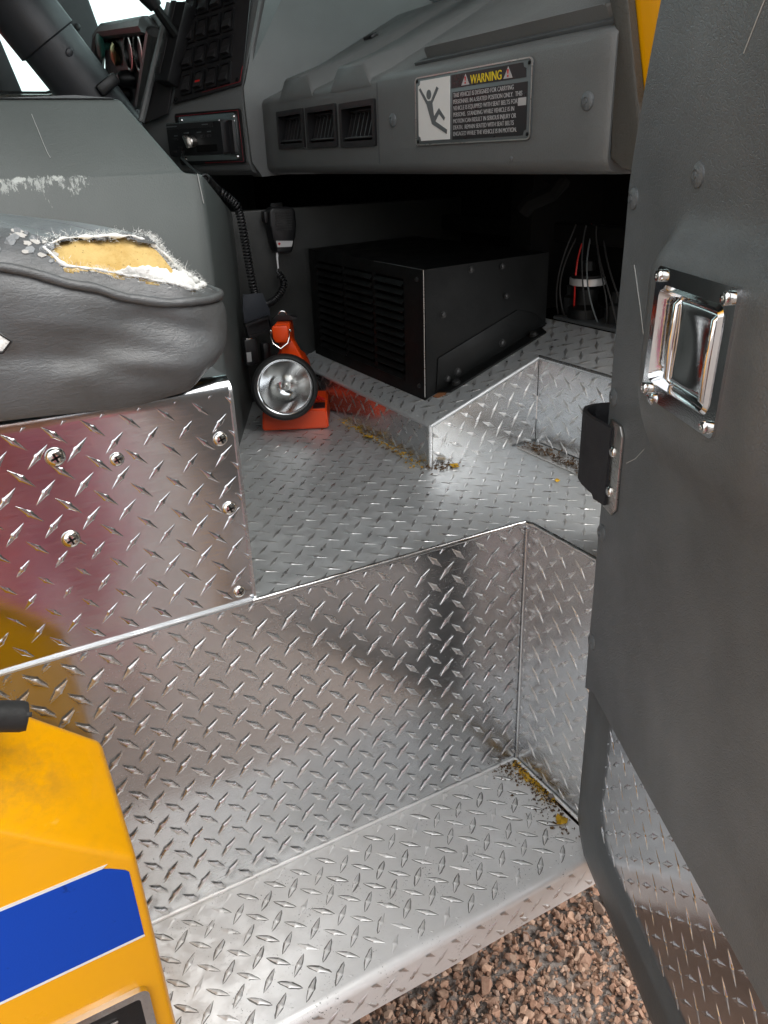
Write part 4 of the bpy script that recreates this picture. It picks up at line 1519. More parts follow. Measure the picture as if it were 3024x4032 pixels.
HEX = mesh_of(HEX, 'bolt', M['bolt_dark'])
for a_, b_, s_ in ((.075, .223, .9), (.129, .2885, .9), (.194, .162, 1.1), (.102, .126, 1.1), (.082, .117, .9), (.200, .240, .8), (.190, .2885, .8)):
    place('bolt', HEX, case, FCr, a_, b_, .0 if b_ > .17 and a_ < .19 else .0025, s_)
for a_ in (.094, .255):
    place('bolt', HEX, case, FCf, a_ * sl, .014, .0042, 1.25)
for a_, b_ in ((-.340, .108), (-.342, .28)):
    place('bolt', HEX, case, FCs, a_, b_, 0, .7)
bm = bmesh.new()
prism(bm, [(.052 * sl, .004), (.070 * sl, .002), (.076 * sl, .014), (.064 * sl, .022), (.054 * sl, .016)], .0004, .0016, FCf)
fin('rust_patch', bm, M['rust'], case)

# ================================================================== brake valve and wiring under the dash
valv = thing('brake_valve', 'dark air valve with white ring and wiring under the dashboard', 'valve', (.335, .27, .187))
bm = bmesh.new()
FV = Fr((.345, .285, .197), (1, 0, 0), (0, 1, 0))
lathe(bm, [(.030, -.006), (.030, .012), (.020, .02), (.020, .045), (.028, .052), (.028, .068), (.012, .075), (.010, .09), (0, .09)], FV, 20)
fin('valve_body', bm, M['black_metal'], valv)
bm = bmesh.new()
lathe(bm, [(.022, .050), (.0300, .052), (.0300, .063), (.022, .065)], FV, 20)
fin('white_ring', bm, M['label_silver'], valv)
bm = bmesh.new()
box(bm, (.312, -.15, .187), (.43, .33, .193), WF, .002)
fin('mounting_plate', bm, M['frame_grey'], valv)
for k, (yy, col_) in enumerate(((.335, 'bolt_dark'), (.318, 'bolt_dark'), (.295, 'red_plastic'), (.262, 'bolt_dark'), (.235, 'sign_grey'), (.215, 'bolt_dark'), (.19, 'bolt_dark'), (.16, 'bolt_dark'))):
    bm = bmesh.new()
    y1_ = yy + .05 * math.sin(k * 2.1)
    q4 = [V((.33 + .01 * (k % 3), .305 - .008 * k, .345)), V((.318, (yy + .3) / 2, .30)), V((.310 + .004 * (k % 2), (y1_ + yy) / 2, .25)), V((.328, yy, .193))]
    tube(bm, [q4[0] * (1 - f_) ** 3 + q4[1] * 3 * f_ * (1 - f_) ** 2 + q4[2] * 3 * f_ * f_ * (1 - f_) + q4[3] * f_ ** 3 for f_ in [i_ / 14 for i_ in range(15)]], .0014, 6)
    fin('wire', bm, M[col_], valv)
for yy in (.325, .215, .16, .10):
    bm = bmesh.new()
    lathe(bm, [(.014, 0), (.014, .03), (.008, .034), (.008, .05), (0, .05)], Fr((.345, yy, .193), (1, 0, 0), (0, 1, 0)), 8)
    fin('fitting', bm, M['black_metal'], valv)

# ================================================================== orange lantern on its charging rack
lan = thing('hand_lantern', 'orange hand lantern with round black rimmed lamp standing on the cab floor', 'lantern', (-.105, .58, 0))
FLn = Fr((-.161, .575, 0.0018), (.88957, -.4568, 0), (0, 0, 1), (-.4568, -.88957, 0))
bm = bmesh.new()
t = bmesh.new()
bmesh.ops.create_cube(t, size=1.0)
for v_ in t.verts:
    tp = v_.co.z > 0 if False else v_.co.y > 0
    u0, u1 = (.003, .121) if tp else (.0, .124)
    w0, w1 = (-.135, -.006) if tp else (-.14, 0)
    v_.co = V((u0 + (u1 - u0) * (v_.co.x + .5), .0 + .036 * (v_.co.y + .5), w0 + (w1 - w0) * (v_.co.z + .5)))
bmesh.ops.bevel(t, geom=list(t.edges), offset=.003, segments=3, affect='EDGES')
merge(bm, t, FLn)
rack = fin('charging_rack', bm, M['orange_plastic'], lan)
bm = bmesh.new()
box(bm, (.096, .0360, -.045), (.118, .0372, -.012), FLn)
fin('rack_label', bm, M['sign_black'], rack)
bm = bmesh.new()
prism(bm, [(.018, .036), (.092, .036), (.090, .100), (.078, .122), (.030, .122), (.022, .100)], -.125, -.035, FLn, .006, 3)
fin('battery_case', bm, M['orange_plastic'], lan, angle=50)
# pistol-style carrying handle
bm = bmesh.new()
prism(bm, [(-.125, .110), (-.095, .110), (-.085, .155), (-.030, .158), (-.026, .185), (-.034, .190), (-.10, .186), (-.118, .17)], -.014, .014, Fr(FLn.p(.050, 0, 0), -FLn.w * -1, FLn.v, FLn.u), .004, 3)
fin('handle', bm, M['orange_plastic'], lan, angle=50)
bm = bmesh.new()
prism(bm, [(.033, .166), (.038, .158), (.056, .158), (.061, .166), (.0615, .186), (.059, .1885), (.035, .1885), (.0325, .186)], -.030, -.020, FLn, .002, 2)
fin('handle_end', bm, M['orange_plastic'], lan, angle=50)
bm = bmesh.new()
prism(bm, [(.042, .155), (.062, .163), (.084, .118), (.044, .112)], -.080, -.045, FLn, .003, 2)
fin('handle_strut', bm, M['orange_plastic'], lan, angle=50)
bm = bmesh.new()
tube(bm, [FLn.p(a_, b_, c_) for a_, b_, c_ in ((.030, .180, -.026), (.0305, .170, -.012), (.034, .160, -.008), (.047, .151, -.005), (.060, .160, -.008), (.0635, .170, -.012), (.064, .180, -.026))], .0011, 6)
fin('wire_bail', bm, M['screw_steel'], lan)
for a_ in (.0300, .0640):
    bm = bmesh.new()
    lathe(bm, [(.0026, -.002), (.0030, 0), (.002, .002), (0, .003)], FLn.at(a_, .179, -.026), 10)
    fin('stud', bm, M['screw_steel'], lan)
bm = bmesh.new()
prism(bm, [(.028, .190), (.036, .196), (.044, .206), (.054, .206), (.060, .198), (.076, .196), (.076, .192), (.060, .189)], -.075, -.060, FLn, .002)
fin('clip_hook', bm, M['black_plastic'], lan)
bm = bmesh.new()
tube(bm, [FLn.p(.050 + .008 * math.cos(x_), .200 + .008 * math.sin(x_), -.058) for x_ in [R(10 + 20 * k) for k in range(9)]], .0012, 6)
fin('snap_ring', bm, M['screw_steel'], lan)
# lamp head, tipped back a little
tip = R(9)
FHd = Fr(FLn.p(.051, .084, .0), FLn.u, FLn.v * math.cos(tip) - FLn.w * math.sin(tip))
bm = bmesh.new()
lathe(bm, [(.025, -.075), (.040, -.045), (.052, -.02), (.0565, .0), (.0590, .012), (.0590, .026), (.0565, .031), (.0530, .033), (.0505, .031), (.0495, .022)], FHd, 48)
head = fin('lamp_head', bm, M['black_rubber'], lan, angle=50)
bm = bmesh.new()
lathe(bm, [(.0500, .020)] + [(.0490 * (1 - k / 12) + .0075 * k / 12, .020 - .032 * (1 - (1 - k / 12) ** 2)) for k in range(13)], FHd, 48)
fin('reflector', bm, M['chrome'], head, angle=60)
bm = bmesh.new()
lathe(bm, [(.0085, -.013), (.0085, .0), (.006, .003), (.0035, .004), (.0035, .012), (.002, .0145), (0, .015)], FHd, 20)
fin('bulb', bm, M['steel_satin'], head)
bm = bmesh.new()
lathe(bm, [(.0500, .0235), (.035, .0255), (.018, .0265), (0, .027)], FHd, 48)
fin('lens', bm, M['lens_glass'], head, angle=60)
bm = bmesh.new()
lathe(bm, [(.0032, 0), (.0032, .012), (.0024, .015), (0, .0155)], Fr(FLn.p(.104, .047, -.05), (0, 0, 1), (1, 0, 0), FLn.u * .8 + FLn.w * .5 + FLn.v * -.25), 12)
fin('charge_plug', bm, M['red_plastic'], lan)
bm = bmesh.new()
tube(bm, [FLn.p(.108, .043, -.042), FLn.p(.098, .046, -.055), FLn.p(.086, .044, -.06), FLn.p(.07, .03, -.13)], .0022, 6)
fin('charge_lead', bm, M['red_plastic'], lan)

# ================================================================== radio microphone with coiled cord
mic = thing('radio_microphone', 'black hand microphone with coiled cord hanging on the tunnel wall', 'microphone', (-.018, .755, .30))
FM = Fr((-.018, .770, 0), (1, 0, 0), (0, 0, 1), (0, -1, 0))
bm = bmesh.new()
prism(bm, [(-.020, .296), (.014, .294), (.022, .325), (.0275, .345), (.0265, .372), (.020, .3775), (-.020, .379), (-.0275, .374), (-.0285, .345), (-.024, .322)], .004, .034, FM, .005, 3)
mb = fin('mic_body', bm, M['black_plastic'], mic, angle=50)
bm = bmesh.new()
for k in range(8): box(bm, (-.017, .336 + .0045 * k, .0340), (.017, .338 + .0045 * k, .0352), FM)
fin('grille', bm, M['black_plastic'], mb)
bm = bmesh.new()
prism(bm, [(-.0195, .3185), (.0155, .3160), (.0118, .3055), (-.0175, .3068)], .0340, .0350, FM)
lb = fin('name_label', bm, M['label_silver'], mb)
bm = bmesh.new()
prism(bm, [(-.0165, .3128), (-.0135, .3155), (-.0105, .3128), (-.0135, .3100)], .0350, .0354, FM)
fin('red_mark', bm, M['red_plastic'], lb)
bm = bmesh.new()
box(bm, (-.036, .352, .010), (-.0285, .372, .028), FM, .002)
fin('talk_button', bm, M['black_plastic'], mb)
bm = bmesh.new()
box(bm, (-.012, .33, 0), (.012, .385, .006), FM, .001)
fin('hang_clip', bm, M['black_metal'], mic)
bm = bmesh.new()
tube(bm, [FM.p(-.0135, .297, .02), FM.p(-.0150, .282, .022), FM.p(-.0155, .266, .024)], [.0035, .0024, .0020], 8)
fin('strain_relief', bm, M['label_silver'], mic)
def coil(name, path, r, pitch, wr, parent, taper=.0):
    P = [V(p) for p in path]
    # resample
    seg = [(b_ - a_).length for a_, b_ in zip(P, P[1:])]
    tot = sum(seg)
    n = int(tot / pitch * 10)
    pts = []
    prev = None
    def at_(s):
        for i, L in enumerate(seg):
            if s <= L or i == len(seg) - 1:
                k = min(1, s / L)
                p0, p1, p2, p3 = P[max(i - 1, 0)], P[i], P[i + 1], P[min(i + 2, len(P) - 1)]
                return .5 * ((2 * p1) + (p2 - p0) * k + (2 * p0 - 5 * p1 + 4 * p2 - p3) * k * k + (3 * p1 - p0 - 3 * p2 + p3) * k ** 3)
            s -= L
    for i in range(n + 1):
        s = tot * i / n
        c = at_(s); d = (at_(min(tot, s + .001)) - at_(max(0, s - .001))).normalized()
        a_ = V((0, 1, 0)) if prev is None else prev
        a_ = (a_ - d * a_.dot(d)).normalized(); prev = a_
        th = 2 * math.pi * s / pitch
        pts.append(c + (a_ * math.cos(th) + d.cross(a_) * math.sin(th)) * r)
    b_ = bmesh.new()
    tube(b_, pts, wr, 6)
    return fin(name, b_, M['black_plastic'], parent, angle=60)
coil('coiled_cord', [(-.0345, .744, .256), (-.026, .742, .240), (-.034, .740, .222), (-.055, .735, .207), (-.085, .71, .204)], .0055, .0052, .0019, mic)
coil('coiled_cord', [(-.205, .60, .437), (-.161, .68, .416), (-.142, .68, .402), (-.126, .68, .381), (-.120, .68, .330), (-.116, .68, .273), (-.111, .68, .232)], .0060, .0054, .0020, mic)
bm = bmesh.new()
tube(bm, [V(p) for p in ((-.205, .60, .437), (-.19, .72, .452), (-.165, .86, .470), (-.13, .96, .482))], .0026, 6)
tube(bm, [V(p) for p in ((-.0335, .748, .267), (-.037, .746, .260), (-.0345, .744, .256))], .0020, 6)
fin('straight_cord', bm, M['black_plastic'], mic)

# belt with buckle hanging between the tunnel and the lantern
belt = thing('seat_belt', 'dark webbing belt end with black buckle behind the orange lantern', 'seat belt', (-.12, .66, .17))
FB = Fr((0, .66, 0), (1, 0, 0), (0, 0, 1), (0, -1, 0))
bm = bmesh.new()
prism(bm, [(-.142, .238), (-.104, .237), (-.093, .205), (-.092, .184), (-.144, .182), (-.146, .21)], 0, .003, FB, .001)
fin('webbing', bm, M['webbing_slate'], belt)
bm = bmesh.new()
Fb2 = Fr(FB.p(-.120, .178, .004), V((1, 0, .20)), V((-.20, 0, 1)))
ring_plate(bm, rrect(-.026, -.014, .026, .014, .003), rrect(-.021, -.009, .021, .009, .002), 0, .012, Fb2)
box(bm, (-.022, -.010, .0), (.022, .010, .006), Fb2)
bk = fin('buckle', bm, M['black_plastic'], belt)
bm = bmesh.new()
box(bm, (-.155, .110, .0), (-.130, .160, .020), FB, .004)
box(bm, (-.122, .100, .004), (-.106, .150, .026), FB, .005)
fin('holster', bm, M['black_plastic'], belt)
bm = bmesh.new()
box(bm, (-.1535, .118, .020), (-.1445, .136, .0206), FB)
fin('paper_tag', bm, M['label_silver'], belt)
bm = bmesh.new()
box(bm, (-.150, .157, .006), (-.138, .161, .018), FB, .001)
fin('buckle_tongue', bm, M['screw_steel'], belt)

# ================================================================== open door
D0 = V((-.0295, -.1638, -.415))
du = V((math.cos(R(246)), math.sin(R(246)), 0))
dn = V((-.91355, .40674, 0))
FDr = Fr(D0, du, (0, 0, 1), dn)
door = thing('truck_door', 'open truck door with grey grained inner panel and chrome paddle latch', 'door', D0)
DW = .96
def door_u(v_):
    """Rear edge of the door at height v: upright low down, then cut on the slant of the body shoulder."""
    return .56 if v_ < .30 else min(DW, .56 + (v_ - .30) * 1.08)
bm = bmesh.new()
def dpanel(s, t, flat=False):
    v_ = .268 + .79 * t
    u_ = .022 + (door_u(v_) - .030) * s ** 1.15
    lean = .035 * max(0, (v_ - .84) / .147) ** 1.2
    u_ = u_ + lean * (1 - s)
    # cut corner at the hinge side, low down
    c_ = .95
    d1 = max(abs(u_ - .235) - .075, 0.0); d2 = max(abs(v_ - .715) - .060, 0.0) if v_ > .715 else max(.715 - v_ - .02, 0.0)
    d2 = d2 if v_ > .715 else d2 * .55
    r_ = math.hypot(d1, d2) / .042
    boss = .026 * (1 / (1 + math.exp((r_ - .75) * 6)))
    low = .0
    if t < .02: v_ = .262 + (.022 if u_ > .05 else .022 * max(0, u_ / .05))
    w_ = .010 + boss + .0008 * nz(u_ * 8, v_ * 8)
    if flat: return u_, v_
    return FDr.p(u_, v_, w_)
def dkeep(s, t):
    u_, v_ = dpanel(s, t, True)
    return not inpoly(u_ + (.738 - v_) * .06, v_, [(.176, .696), (.281, .696), (.281, .779), (.176, .779)])
grid(bm, 130, 140, dpanel, dkeep)
bd = [e for e in bm.edges if e.is_boundary]
ex = bmesh.ops.extrude_edge_only(bm, edges=bd)
bmesh.ops.translate(bm, verts=[g for g in ex['geom'] if isinstance(g, bmesh.types.BMVert)], vec=-dn * .012)
fin('inner_panel', bm, M['trim_grey'], door, angle=50)
# frame: hinge stile and bottom rail as one bent, rounded section
bm = bmesh.new()
sec = [(-.045, .0), (-.030, -.0005), (-.008, .002), (-.001, .008), (.0, .018), (-.001, .045), (-.004, .054), (-.012, .060)]     # (w, distance from outer edge)
def fr_pt(k, w_, d_): 
    return {0: FDr.p(d_, .30, w_), 1: FDr.p(d_, d_ * 1.15 + .035, w_), 2: FDr.p(d_ + .020, d_ * 1.10 + .010, w_), 3: FDr.p(d_ + .034, d_ * 1.15, w_), 4: FDr.p(.555, d_ * 1.25, w_)}[k]
rings = [[bm.verts.new(fr_pt(k, w_, d_)) for w_, d_ in sec] for k in range(5)]
for A, B in zip(rings, rings[1:]):
    for k in range(len(sec) - 1): bm.faces.new((A[k], A[k + 1], B[k + 1], B[k]))
fin('edge_frame', bm, M['frame_grey'], door, angle=60)
bm = bmesh.new()
box(bm, (.001, .285, -.045), (.06, .90, -.002), FDr, .004)
fin('hinge_stile', bm, M['frame_grey'], door)
bm = bmesh.new()
prism(bm, [(-.002, .012), (.012, -.020), (.572, -.020), (.572, .292), (DW + .012, .652), (DW + .012, 1.06), (.05, 1.06), (.018, .90), (-.002, .80)], -.060, -.0455, FDr, .003)
fin('outer_skin', bm, M['yellow_paint'], door)
bm = bmesh.new()
prism(bm, [(.550, -.018), (.570, -.018), (.570, .293), (DW + .010, .653), (DW + .010, 1.05), (DW - .006, 1.05), (DW - .006, .662), (.550, .303)], -.046, .0035, FDr, .002)
fin('rear_edge', bm, M['yellow_paint'], door)
bm = bmesh.new()
box(bm, (.030, -.019, -.046), (.560, -.002, -.022), FDr, .003)
fin('bottom_hem', bm, M['yellow_paint'], door)
FDp = FDr.at(0, 0, -.010)
bm = bmesh.new()
prism(bm, [(.05, .05), (.548, .06), (.548, .33), (.05, .33)], -.003, 0, FDp)
fin('kick_plate', bm, M['plate_bright'], door)
lugs(door, M['plate_bright'], FDp, [(.060, .070), (.54, .078), (.54, .300), (.060, .300)], (.1265, .2444), .0362, .0362, name='kick_plate_lugs')
for a_, b_ in ((.161, .854), (.037, .832), (.032, .642), (.032, .488), (.032, .345)):
    place('rivet', RIVET, door, FDr, a_, b_, .0095)
for sc_ in (((.245, .985), (.222, .955), (.206, .930)), ((.053, .775), (.075, .742), (.098, .705), (.112, .680)), ((.080, .588), (.100, .600), (.120, .618))):
    bm = bmesh.new()
    tube(bm, [FDr.p(a_, b_, .0102) for a_, b_ in sc_], .0005, 5)
    fin('scratch', bm, M['scratch_grey'], door)
# paddle latch
FLt = FDr.at(0, 0, .036)
bm = bmesh.new()
lean_ = .045
def LQ(pts): return [(a_ - (.738 - b_) * .06, b_) for a_, b_ in pts]
OUT = LQ(rrect(.166, .685, .292, .790, .006)); INN = LQ(rrect(.178, .6985, .279, .7765, .008))
ring_plate(bm, OUT, INN, -.004, .0022, FLt)
latch = fin('paddle_latch', bm, M['chrome'], door, angle=40)
bm = bmesh.new()
A = [bm.verts.new(FLt.p(a_, b_, .0022)) for a_, b_ in LQ(rrect(.1775, .698, .2795, .777, .008))]
A1 = [bm.verts.new(FLt.p(a_, b_, .0048)) for a_, b_ in LQ(rrect(.1800, .7005, .2770, .7745, .007))]
B = [bm.verts.new(FLt.p(a_, b_, -.002)) for a_, b_ in LQ(rrect(.1825, .7030, .2745, .7720, .007))]
C = [bm.verts.new(FLt.p(a_, b_, -.017)) for a_, b_ in LQ(rrect(.1865, .7065, .2705, .7685, .006))]
for X, Y_ in ((A, A1), (A1, B), (B, C)):
    for i in range(len(X)): bm.faces.new((X[i], X[(i + 1) % len(X)], Y_[(i + 1) % len(X)], Y_[i]))
bm.faces.new(C)
fin('latch_cup', bm, M['chrome'], latch, angle=60)
bm = bmesh.new()
def pad_pt(s, t):
    q = LQ([(.2075 + .066 * s, .7035 + .068 * t)])[0]
    e_ = min(s, 1 - s, t, 1 - t)
    return FLt.p(q[0], q[1], -.0035 + .005 * (1 - math.exp(-e_ * 30)) - .0035 * math.sin(math.pi * s) * math.sin(math.pi * t) - .006 * (e_ < .001))
grid(bm, 40, 40, pad_pt)
fin('paddle', bm, M['chrome'], latch, angle=50)
bm = bmesh.new()
prism(bm, LQ(rrect(.1900, .7060, .1990, .7690, .004)), -.018, -.008, FLt, .003, 3)
fin('cup_rib', bm, M['chrome'], latch, angle=50)
for a_, w_ in ((.2065, .0005), (.2720, .0030)):
    bm = bmesh.new()
    q0, q1 = LQ([(a_, .7060)])[0], LQ([(a_, .7690)])[0]
    tube(bm, [FLt.p(q0[0], q0[1], w_ - .004), FLt.p(q0[0], q0[1] + .003, w_), FLt.p((q0[0] + q1[0]) / 2, (q0[1] + q1[1]) / 2, w_ + .0006), FLt.p(q1[0], q1[1] - .003, w_), FLt.p(q1[0], q1[1], w_ - .004)], .0034, 14)
    fin('paddle_rail', bm, M['chrome'], latch, angle=60)
PAN = bmesh.new()
lathe(PAN, [(.0048, 0), (.0048, .0034), (.0040, .0044), (.0018, .0046), (.0015, .0034), (0, .0034)], Fr((0, 0, 0), (1, 0, 0), (0, 1, 0)), 16)
PAN = mesh_of(PAN, 'screw', M['screw_steel'])
for a_, b_ in ((.176, .783), (.2825, .7825), (.2825, .6920), (.176, .6920)):
    q_ = LQ([(a_, b_)])[0]
    place('screw', PAN, latch, FLt, q_[0], q_[1], .0022)
bm = bmesh.new()
lathe(bm, [(.006, -.002), (.005, .004), (.002, .006), (0, .0062)], FLt.at(.191 - .004, .6865, .0), 14)
fin('lock_button', bm, M['chrome'], latch)
# check strap and its plate
bm = bmesh.new()
prism(bm, [(.036, .522), (.060, .522), (.070, .532), (.070, .612), (.062, .621), (.036, .621)], .0105, .0135, FDr, .0008)
sp_ = fin('strap_plate', bm, M['steel_satin'], door)
for b_ in (.590, .546):
    place('screw', SCREW, sp_, FDr, .052, b_, .0135, .72)
bm = bmesh.new()
CP = [(.045, .0140), (.032, .017), (.016, .022), (.002, .025), (-.010, .025), (-.019, .020), (-.023, .009), (-.021, -.006), (-.012, -.022), (.004, -.036), (.03, -.046)]
pts = []
for i in range(len(CP) - 1):
    for k in range(5): pts.append((CP[i][0] + (CP[i + 1][0] - CP[i][0]) * k / 5, CP[i][1] + (CP[i + 1][1] - CP[i][1]) * k / 5))
pts.append(CP[-1])
th = .0022
rings = []
for i, (a_, b_) in enumerate(pts):
    a2, b2 = pts[min(i + 1, len(pts) - 1)]; a1, b1 = pts[max(i - 1, 0)]
    tx, ty = a2 - a1, b2 - b1; Lq = math.hypot(tx, ty); nx, ny = -ty / Lq, tx / Lq
    f = i / (len(pts) - 1)
    lo, hi = .527 + .012 * f + .006 * math.sin(3.14 * f), .613 + .010 * f
    if f < .15: lo = .527
    rings.append([bm.verts.new(FDr.p(a_ + nx * s_ * th, h_, b_ + ny * s_ * th)) for s_, h_ in ((-1, lo), (1, lo), (1, hi), (-1, hi))])
for A, B in zip(rings, rings[1:]):
    for k in range(4): bm.faces.new((A[k], A[(k + 1) % 4], B[(k + 1) % 4], B[k]))
bm.faces.new(rings[0]); bm.faces.new(rings[-1][::-1])
st_ = fin('check_strap', bm, M['webbing_black'], door, angle=50)
bm = bmesh.new()
for h_ in (.548, .556, .586, .594):
    for i in range(14, 34, 2):
        a_, b_ = pts[i]; a2, b2 = pts[i + 1]
        tx, ty = a2 - a_, b2 - b_; Lq = math.hypot(tx, ty); nx, ny = -ty / Lq * .0025, tx / Lq * .0025
        for sg in (1,):
            tube(bm, [FDr.p(a_ + nx * sg, h_, b_ + ny * sg), FDr.p(a2 + nx * sg, h_, b2 + ny * sg)], .0004, 4)
fin('stitching', bm, M['label_silver'], st_)
bm = bmesh.new()
box(bm, (.030, .540, -.060), (.040, .650, -.040), FDr, .002)
fin('strap_anchor', bm, M['steel_satin'], door)

# ================================================================== yellow body side
body = thing('body_side', 'yellow truck body side with blue stripe beside the step', 'body panel', (-1.0, -.2, -.6))
bm = bmesh.new()
XE = -.5925
V_ = lambda *p: bm.verts.new(p)
sxy = [(-1.7, .90), (-.80, .090), (XE, -.0965)]
a0, a1 = V_(-.95, -.2, .215), V_(XE, -.2, -.0965)
b0, b1 = V_(-.95, -.105, .318), V_(XE - .001, -.105, -.034)
c0, c1 = V_(-.95, -.096, .300), V_(XE - .001, -.096, -.052)
e0, e1 = V_(-.95, -.2, -.62), V_(XE + .006, -.2, -.62)
g0, g1 = V_(-.95, -.012, -.62), V_(XE + .006, -.012, -.62)
h0, h1 = V_(-.95, -.012, .227), V_(XE, -.012, -.128)  # unseen inner ledge, added to catch sky light and mirror yellow in the riser
for f in ((a0, a1, e1, e0)[::-1], (a0, a1, b1, b0), (b0, b1, c1, c0), (c0, c1, h1, h0), (h0, h1, g1, g0), (e0, e1, g1, g0), (a1, e1, g1, h1, c1, b1), (a0, b0, c0, h0, g0, e0)):
    bm.faces.new(f)
bmesh.ops.recalc_face_normals(bm, faces=bm.faces)
bmesh.ops.bevel(bm, geom=list(bm.edges), offset=.007, segments=4, affect='EDGES', profile=.5)
fin('panel', bm, M['yellow_paint'], body, angle=50)
bm = bmesh.new()
box(bm, (-1.70, -.199, -.62), (-.945, -.06, 1.60), WF, .010)
fin('rear_post', bm, M['yellow_paint'], body)
FY = Fr((0, -.2, 0), (1, 0, 0), (0, 0, 1), (0, -1, 0))
bm = bmesh.new()
prism(bm, [(-.95, -.095), (-.6215, -.0945), (-.615, -.098), (-.604, -.106), (-.601, -.110), (-.6005, -.1900), (-.95, -.1965)], .0002, .0007, FY)
blue = fin('blue_stripe', bm, M['blue_film'], body)
for pts in ([(-.95, -.0950), (-.6215, -.0945), (-.6165, -.0915), (-.6300, -.0912), (-.95, -.0918)], [(-.95, -.1965), (-.6005, -.1900), (-.6000, -.1930), (-.95, -.1998)]):
    bm = bmesh.new()
    prism(bm, pts, .0002, .0006, FY)
    fin('white_border', bm, M['white_paint'], body)
bm = bmesh.new()
FBz = FY.at(0, 0, 0)
ring_plate(bm, rrect(-.80, -.40, -.608, -.2535, .008), rrect(-.790, -.392, -.617, -.2620, .004), 0, .006, FBz)
bz = fin('recess_bezel', bm, M['chrome'], body)
bm = bmesh.new()
box(bm, (-.795, -.397, .0005), (-.612, -.257, .0012), FBz)
fin('recess_back', bm, M['black_plastic'], bz)
for z_ in (-.283, -.293):
    bm = bmesh.new()
    box(bm, (-.780, z_, .0012), (-.640, z_ + .003, .004), FBz, .001)
    fin('slat', bm, M['steel_satin'], bz)
# rubber stop lying on the sloped shoulder
stop = thing('rubber_bumper', 'short black textured rubber stop on the yellow body shoulder', 'bumper', (-.67, -.165, .05))
bm = bmesh.new()
axs = V((.030, 0, -.013)).normalized()
FRb = Fr((-.648, -.170, .0605), (0, 1, 0), axs.cross(V((0, 1, 0))), axs)
lathe(bm, [(0, -.16), (.0125, -.16), (.0125, -.004), (.0115, 0), (.0045, 0), (.0040, -.004), (0, -.004)], FRb, 22)
fin('sleeve', bm, M['black_rubber'], stop, angle=50)
for an in (20, 140, 260):
    bm = bmesh.new()
    box(bm, (.0075, -.0018, -.003), (.0118, .0018, .0022), Fr(FRb.o, FRb.u * math.cos(R(an)) + FRb.v * math.sin(R(an)), FRb.v * math.cos(R(an)) - FRb.u * math.sin(R(an))), .0005)
    fin('end_tooth', bm, M['black_rubber'], stop)

# ================================================================== leaf litter and grit
def litter(name, label, path, n, spread, mats, z0, seed):
    rs = random.Random(seed)
    b_ = bmesh.new()
    for i in range(n):
        f = rs.random() * (len(path) - 1)
        k = int(f)
        p = V(path[k]).lerp(V(path[k + 1]), f - k)
        p += V((rs.gauss(0, spread), rs.gauss(0, spread), 0))
        p.z = z0 + rs.uniform(.0005, .004)
        sz = rs.uniform(.0008, .0034)
        F0 = Fr(p, (rs.gauss(0, 1), rs.gauss(0, 1), rs.gauss(0, .3)), (rs.gauss(0, 1), rs.gauss(0, 1), rs.gauss(0, .3)))
        F0 = Fr(p, F0.u, (F0.v - F0.u * F0.v.dot(F0.u)))
        prism(b_, [(sz * rs.uniform(.6, 1.4) * math.cos(1.57 * q + rs.random()), sz * rs.uniform(.3, 1) * math.sin(1.57 * q + rs.random())) for q in range(4)], 0, .0005, F0)
    o = fin(name, b_, mats, angle=0)
    tag(o, label, None, kind='stuff')
litter('leaf_debris', 'yellow leaf crumbs along the foot of the ramp', [(-.006, .56, 0), (-.006, .40, 0), (-.010, .26, 0)], 190, .0075, M['leaf_yellow'], .0, 3)
litter('plant_litter', 'brown plant crumbs along the foot of the ramp', [(-.008, .50, 0), (-.008, .24, 0), (.03, .235, 0)], 200, .011, M['litter_brown'], .0, 4)
litter('plant_litter', 'brown plant crumbs along the toe plate strip', [(.19, .235, 0), (.19, .08, 0)], 260, .010, M['litter_brown'], .003, 5)
litter('leaf_debris', 'yellow paint flakes along the front corner of the step tread', [(-.012, -.012, 0), (-.013, -.06, 0), (-.012, -.10, 0)], 190, .0052, M['leaf_yellow'], -.4145, 6)
litter('grit', 'dark grit in the front corner of the step tread', [(-.03, -.008, 0), (-.012, -.012, 0), (-.016, -.07, 0), (-.02, -.15, 0)], 380, .013, M['litter_brown'], -.4150, 8)
def leaf(label, x_, y_, z_, r_, seed):
    rs = random.Random(seed)
    b_ = bmesh.new()
    c = b_.verts.new((x_, y_, z_ + .004))
    ring = [b_.verts.new((x_ + r_ * rs.uniform(.5, 1.2) * math.cos(6.283 * k / 9), y_ + r_ * rs.uniform(.5, 1.1) * math.sin(6.283 * k / 9), z_ + rs.uniform(.0012, .006))) for k in range(9)]
    for k in range(9): b_.faces.new((c, ring[k], ring[(k + 1) % 9]))
    ex_ = bmesh.ops.extrude_face_region(b_, geom=list(b_.faces))
    bmesh.ops.translate(b_, verts=[g for g in ex_['geom'] if isinstance(g, bmesh.types.BMVert)], vec=(0, 0, .0005))
    tag(fin('fallen_leaf', b_, M['leaf_yellow'], angle=0, loc=(x_, y_, z_)), label, 'leaf', 'yellow leaf scraps')
leaf('curled yellow leaf scrap beside the welded ramp corner', .033, .226, .0, .0100, 1)
leaf('small yellow leaf scrap below the black strap', .125, .085, .0, .0050, 2)
leaf('flat yellow leaf scrap at the ramp foot near the lantern', -.013, .43, .0, .0110, 3)
leaf('bright yellow scrap at the tread end by the door edge', -.026, -.135, -.4145, .011, 4)
bm = bmesh.new()
t = bmesh.new()
bmesh.ops.create_icosphere(t, subdivisions=2, radius=.0048)
for v_ in t.verts: v_.co *= 1 + .25 * nz(v_.co.x * 300, v_.co.y * 300, v_.co.z * 300)
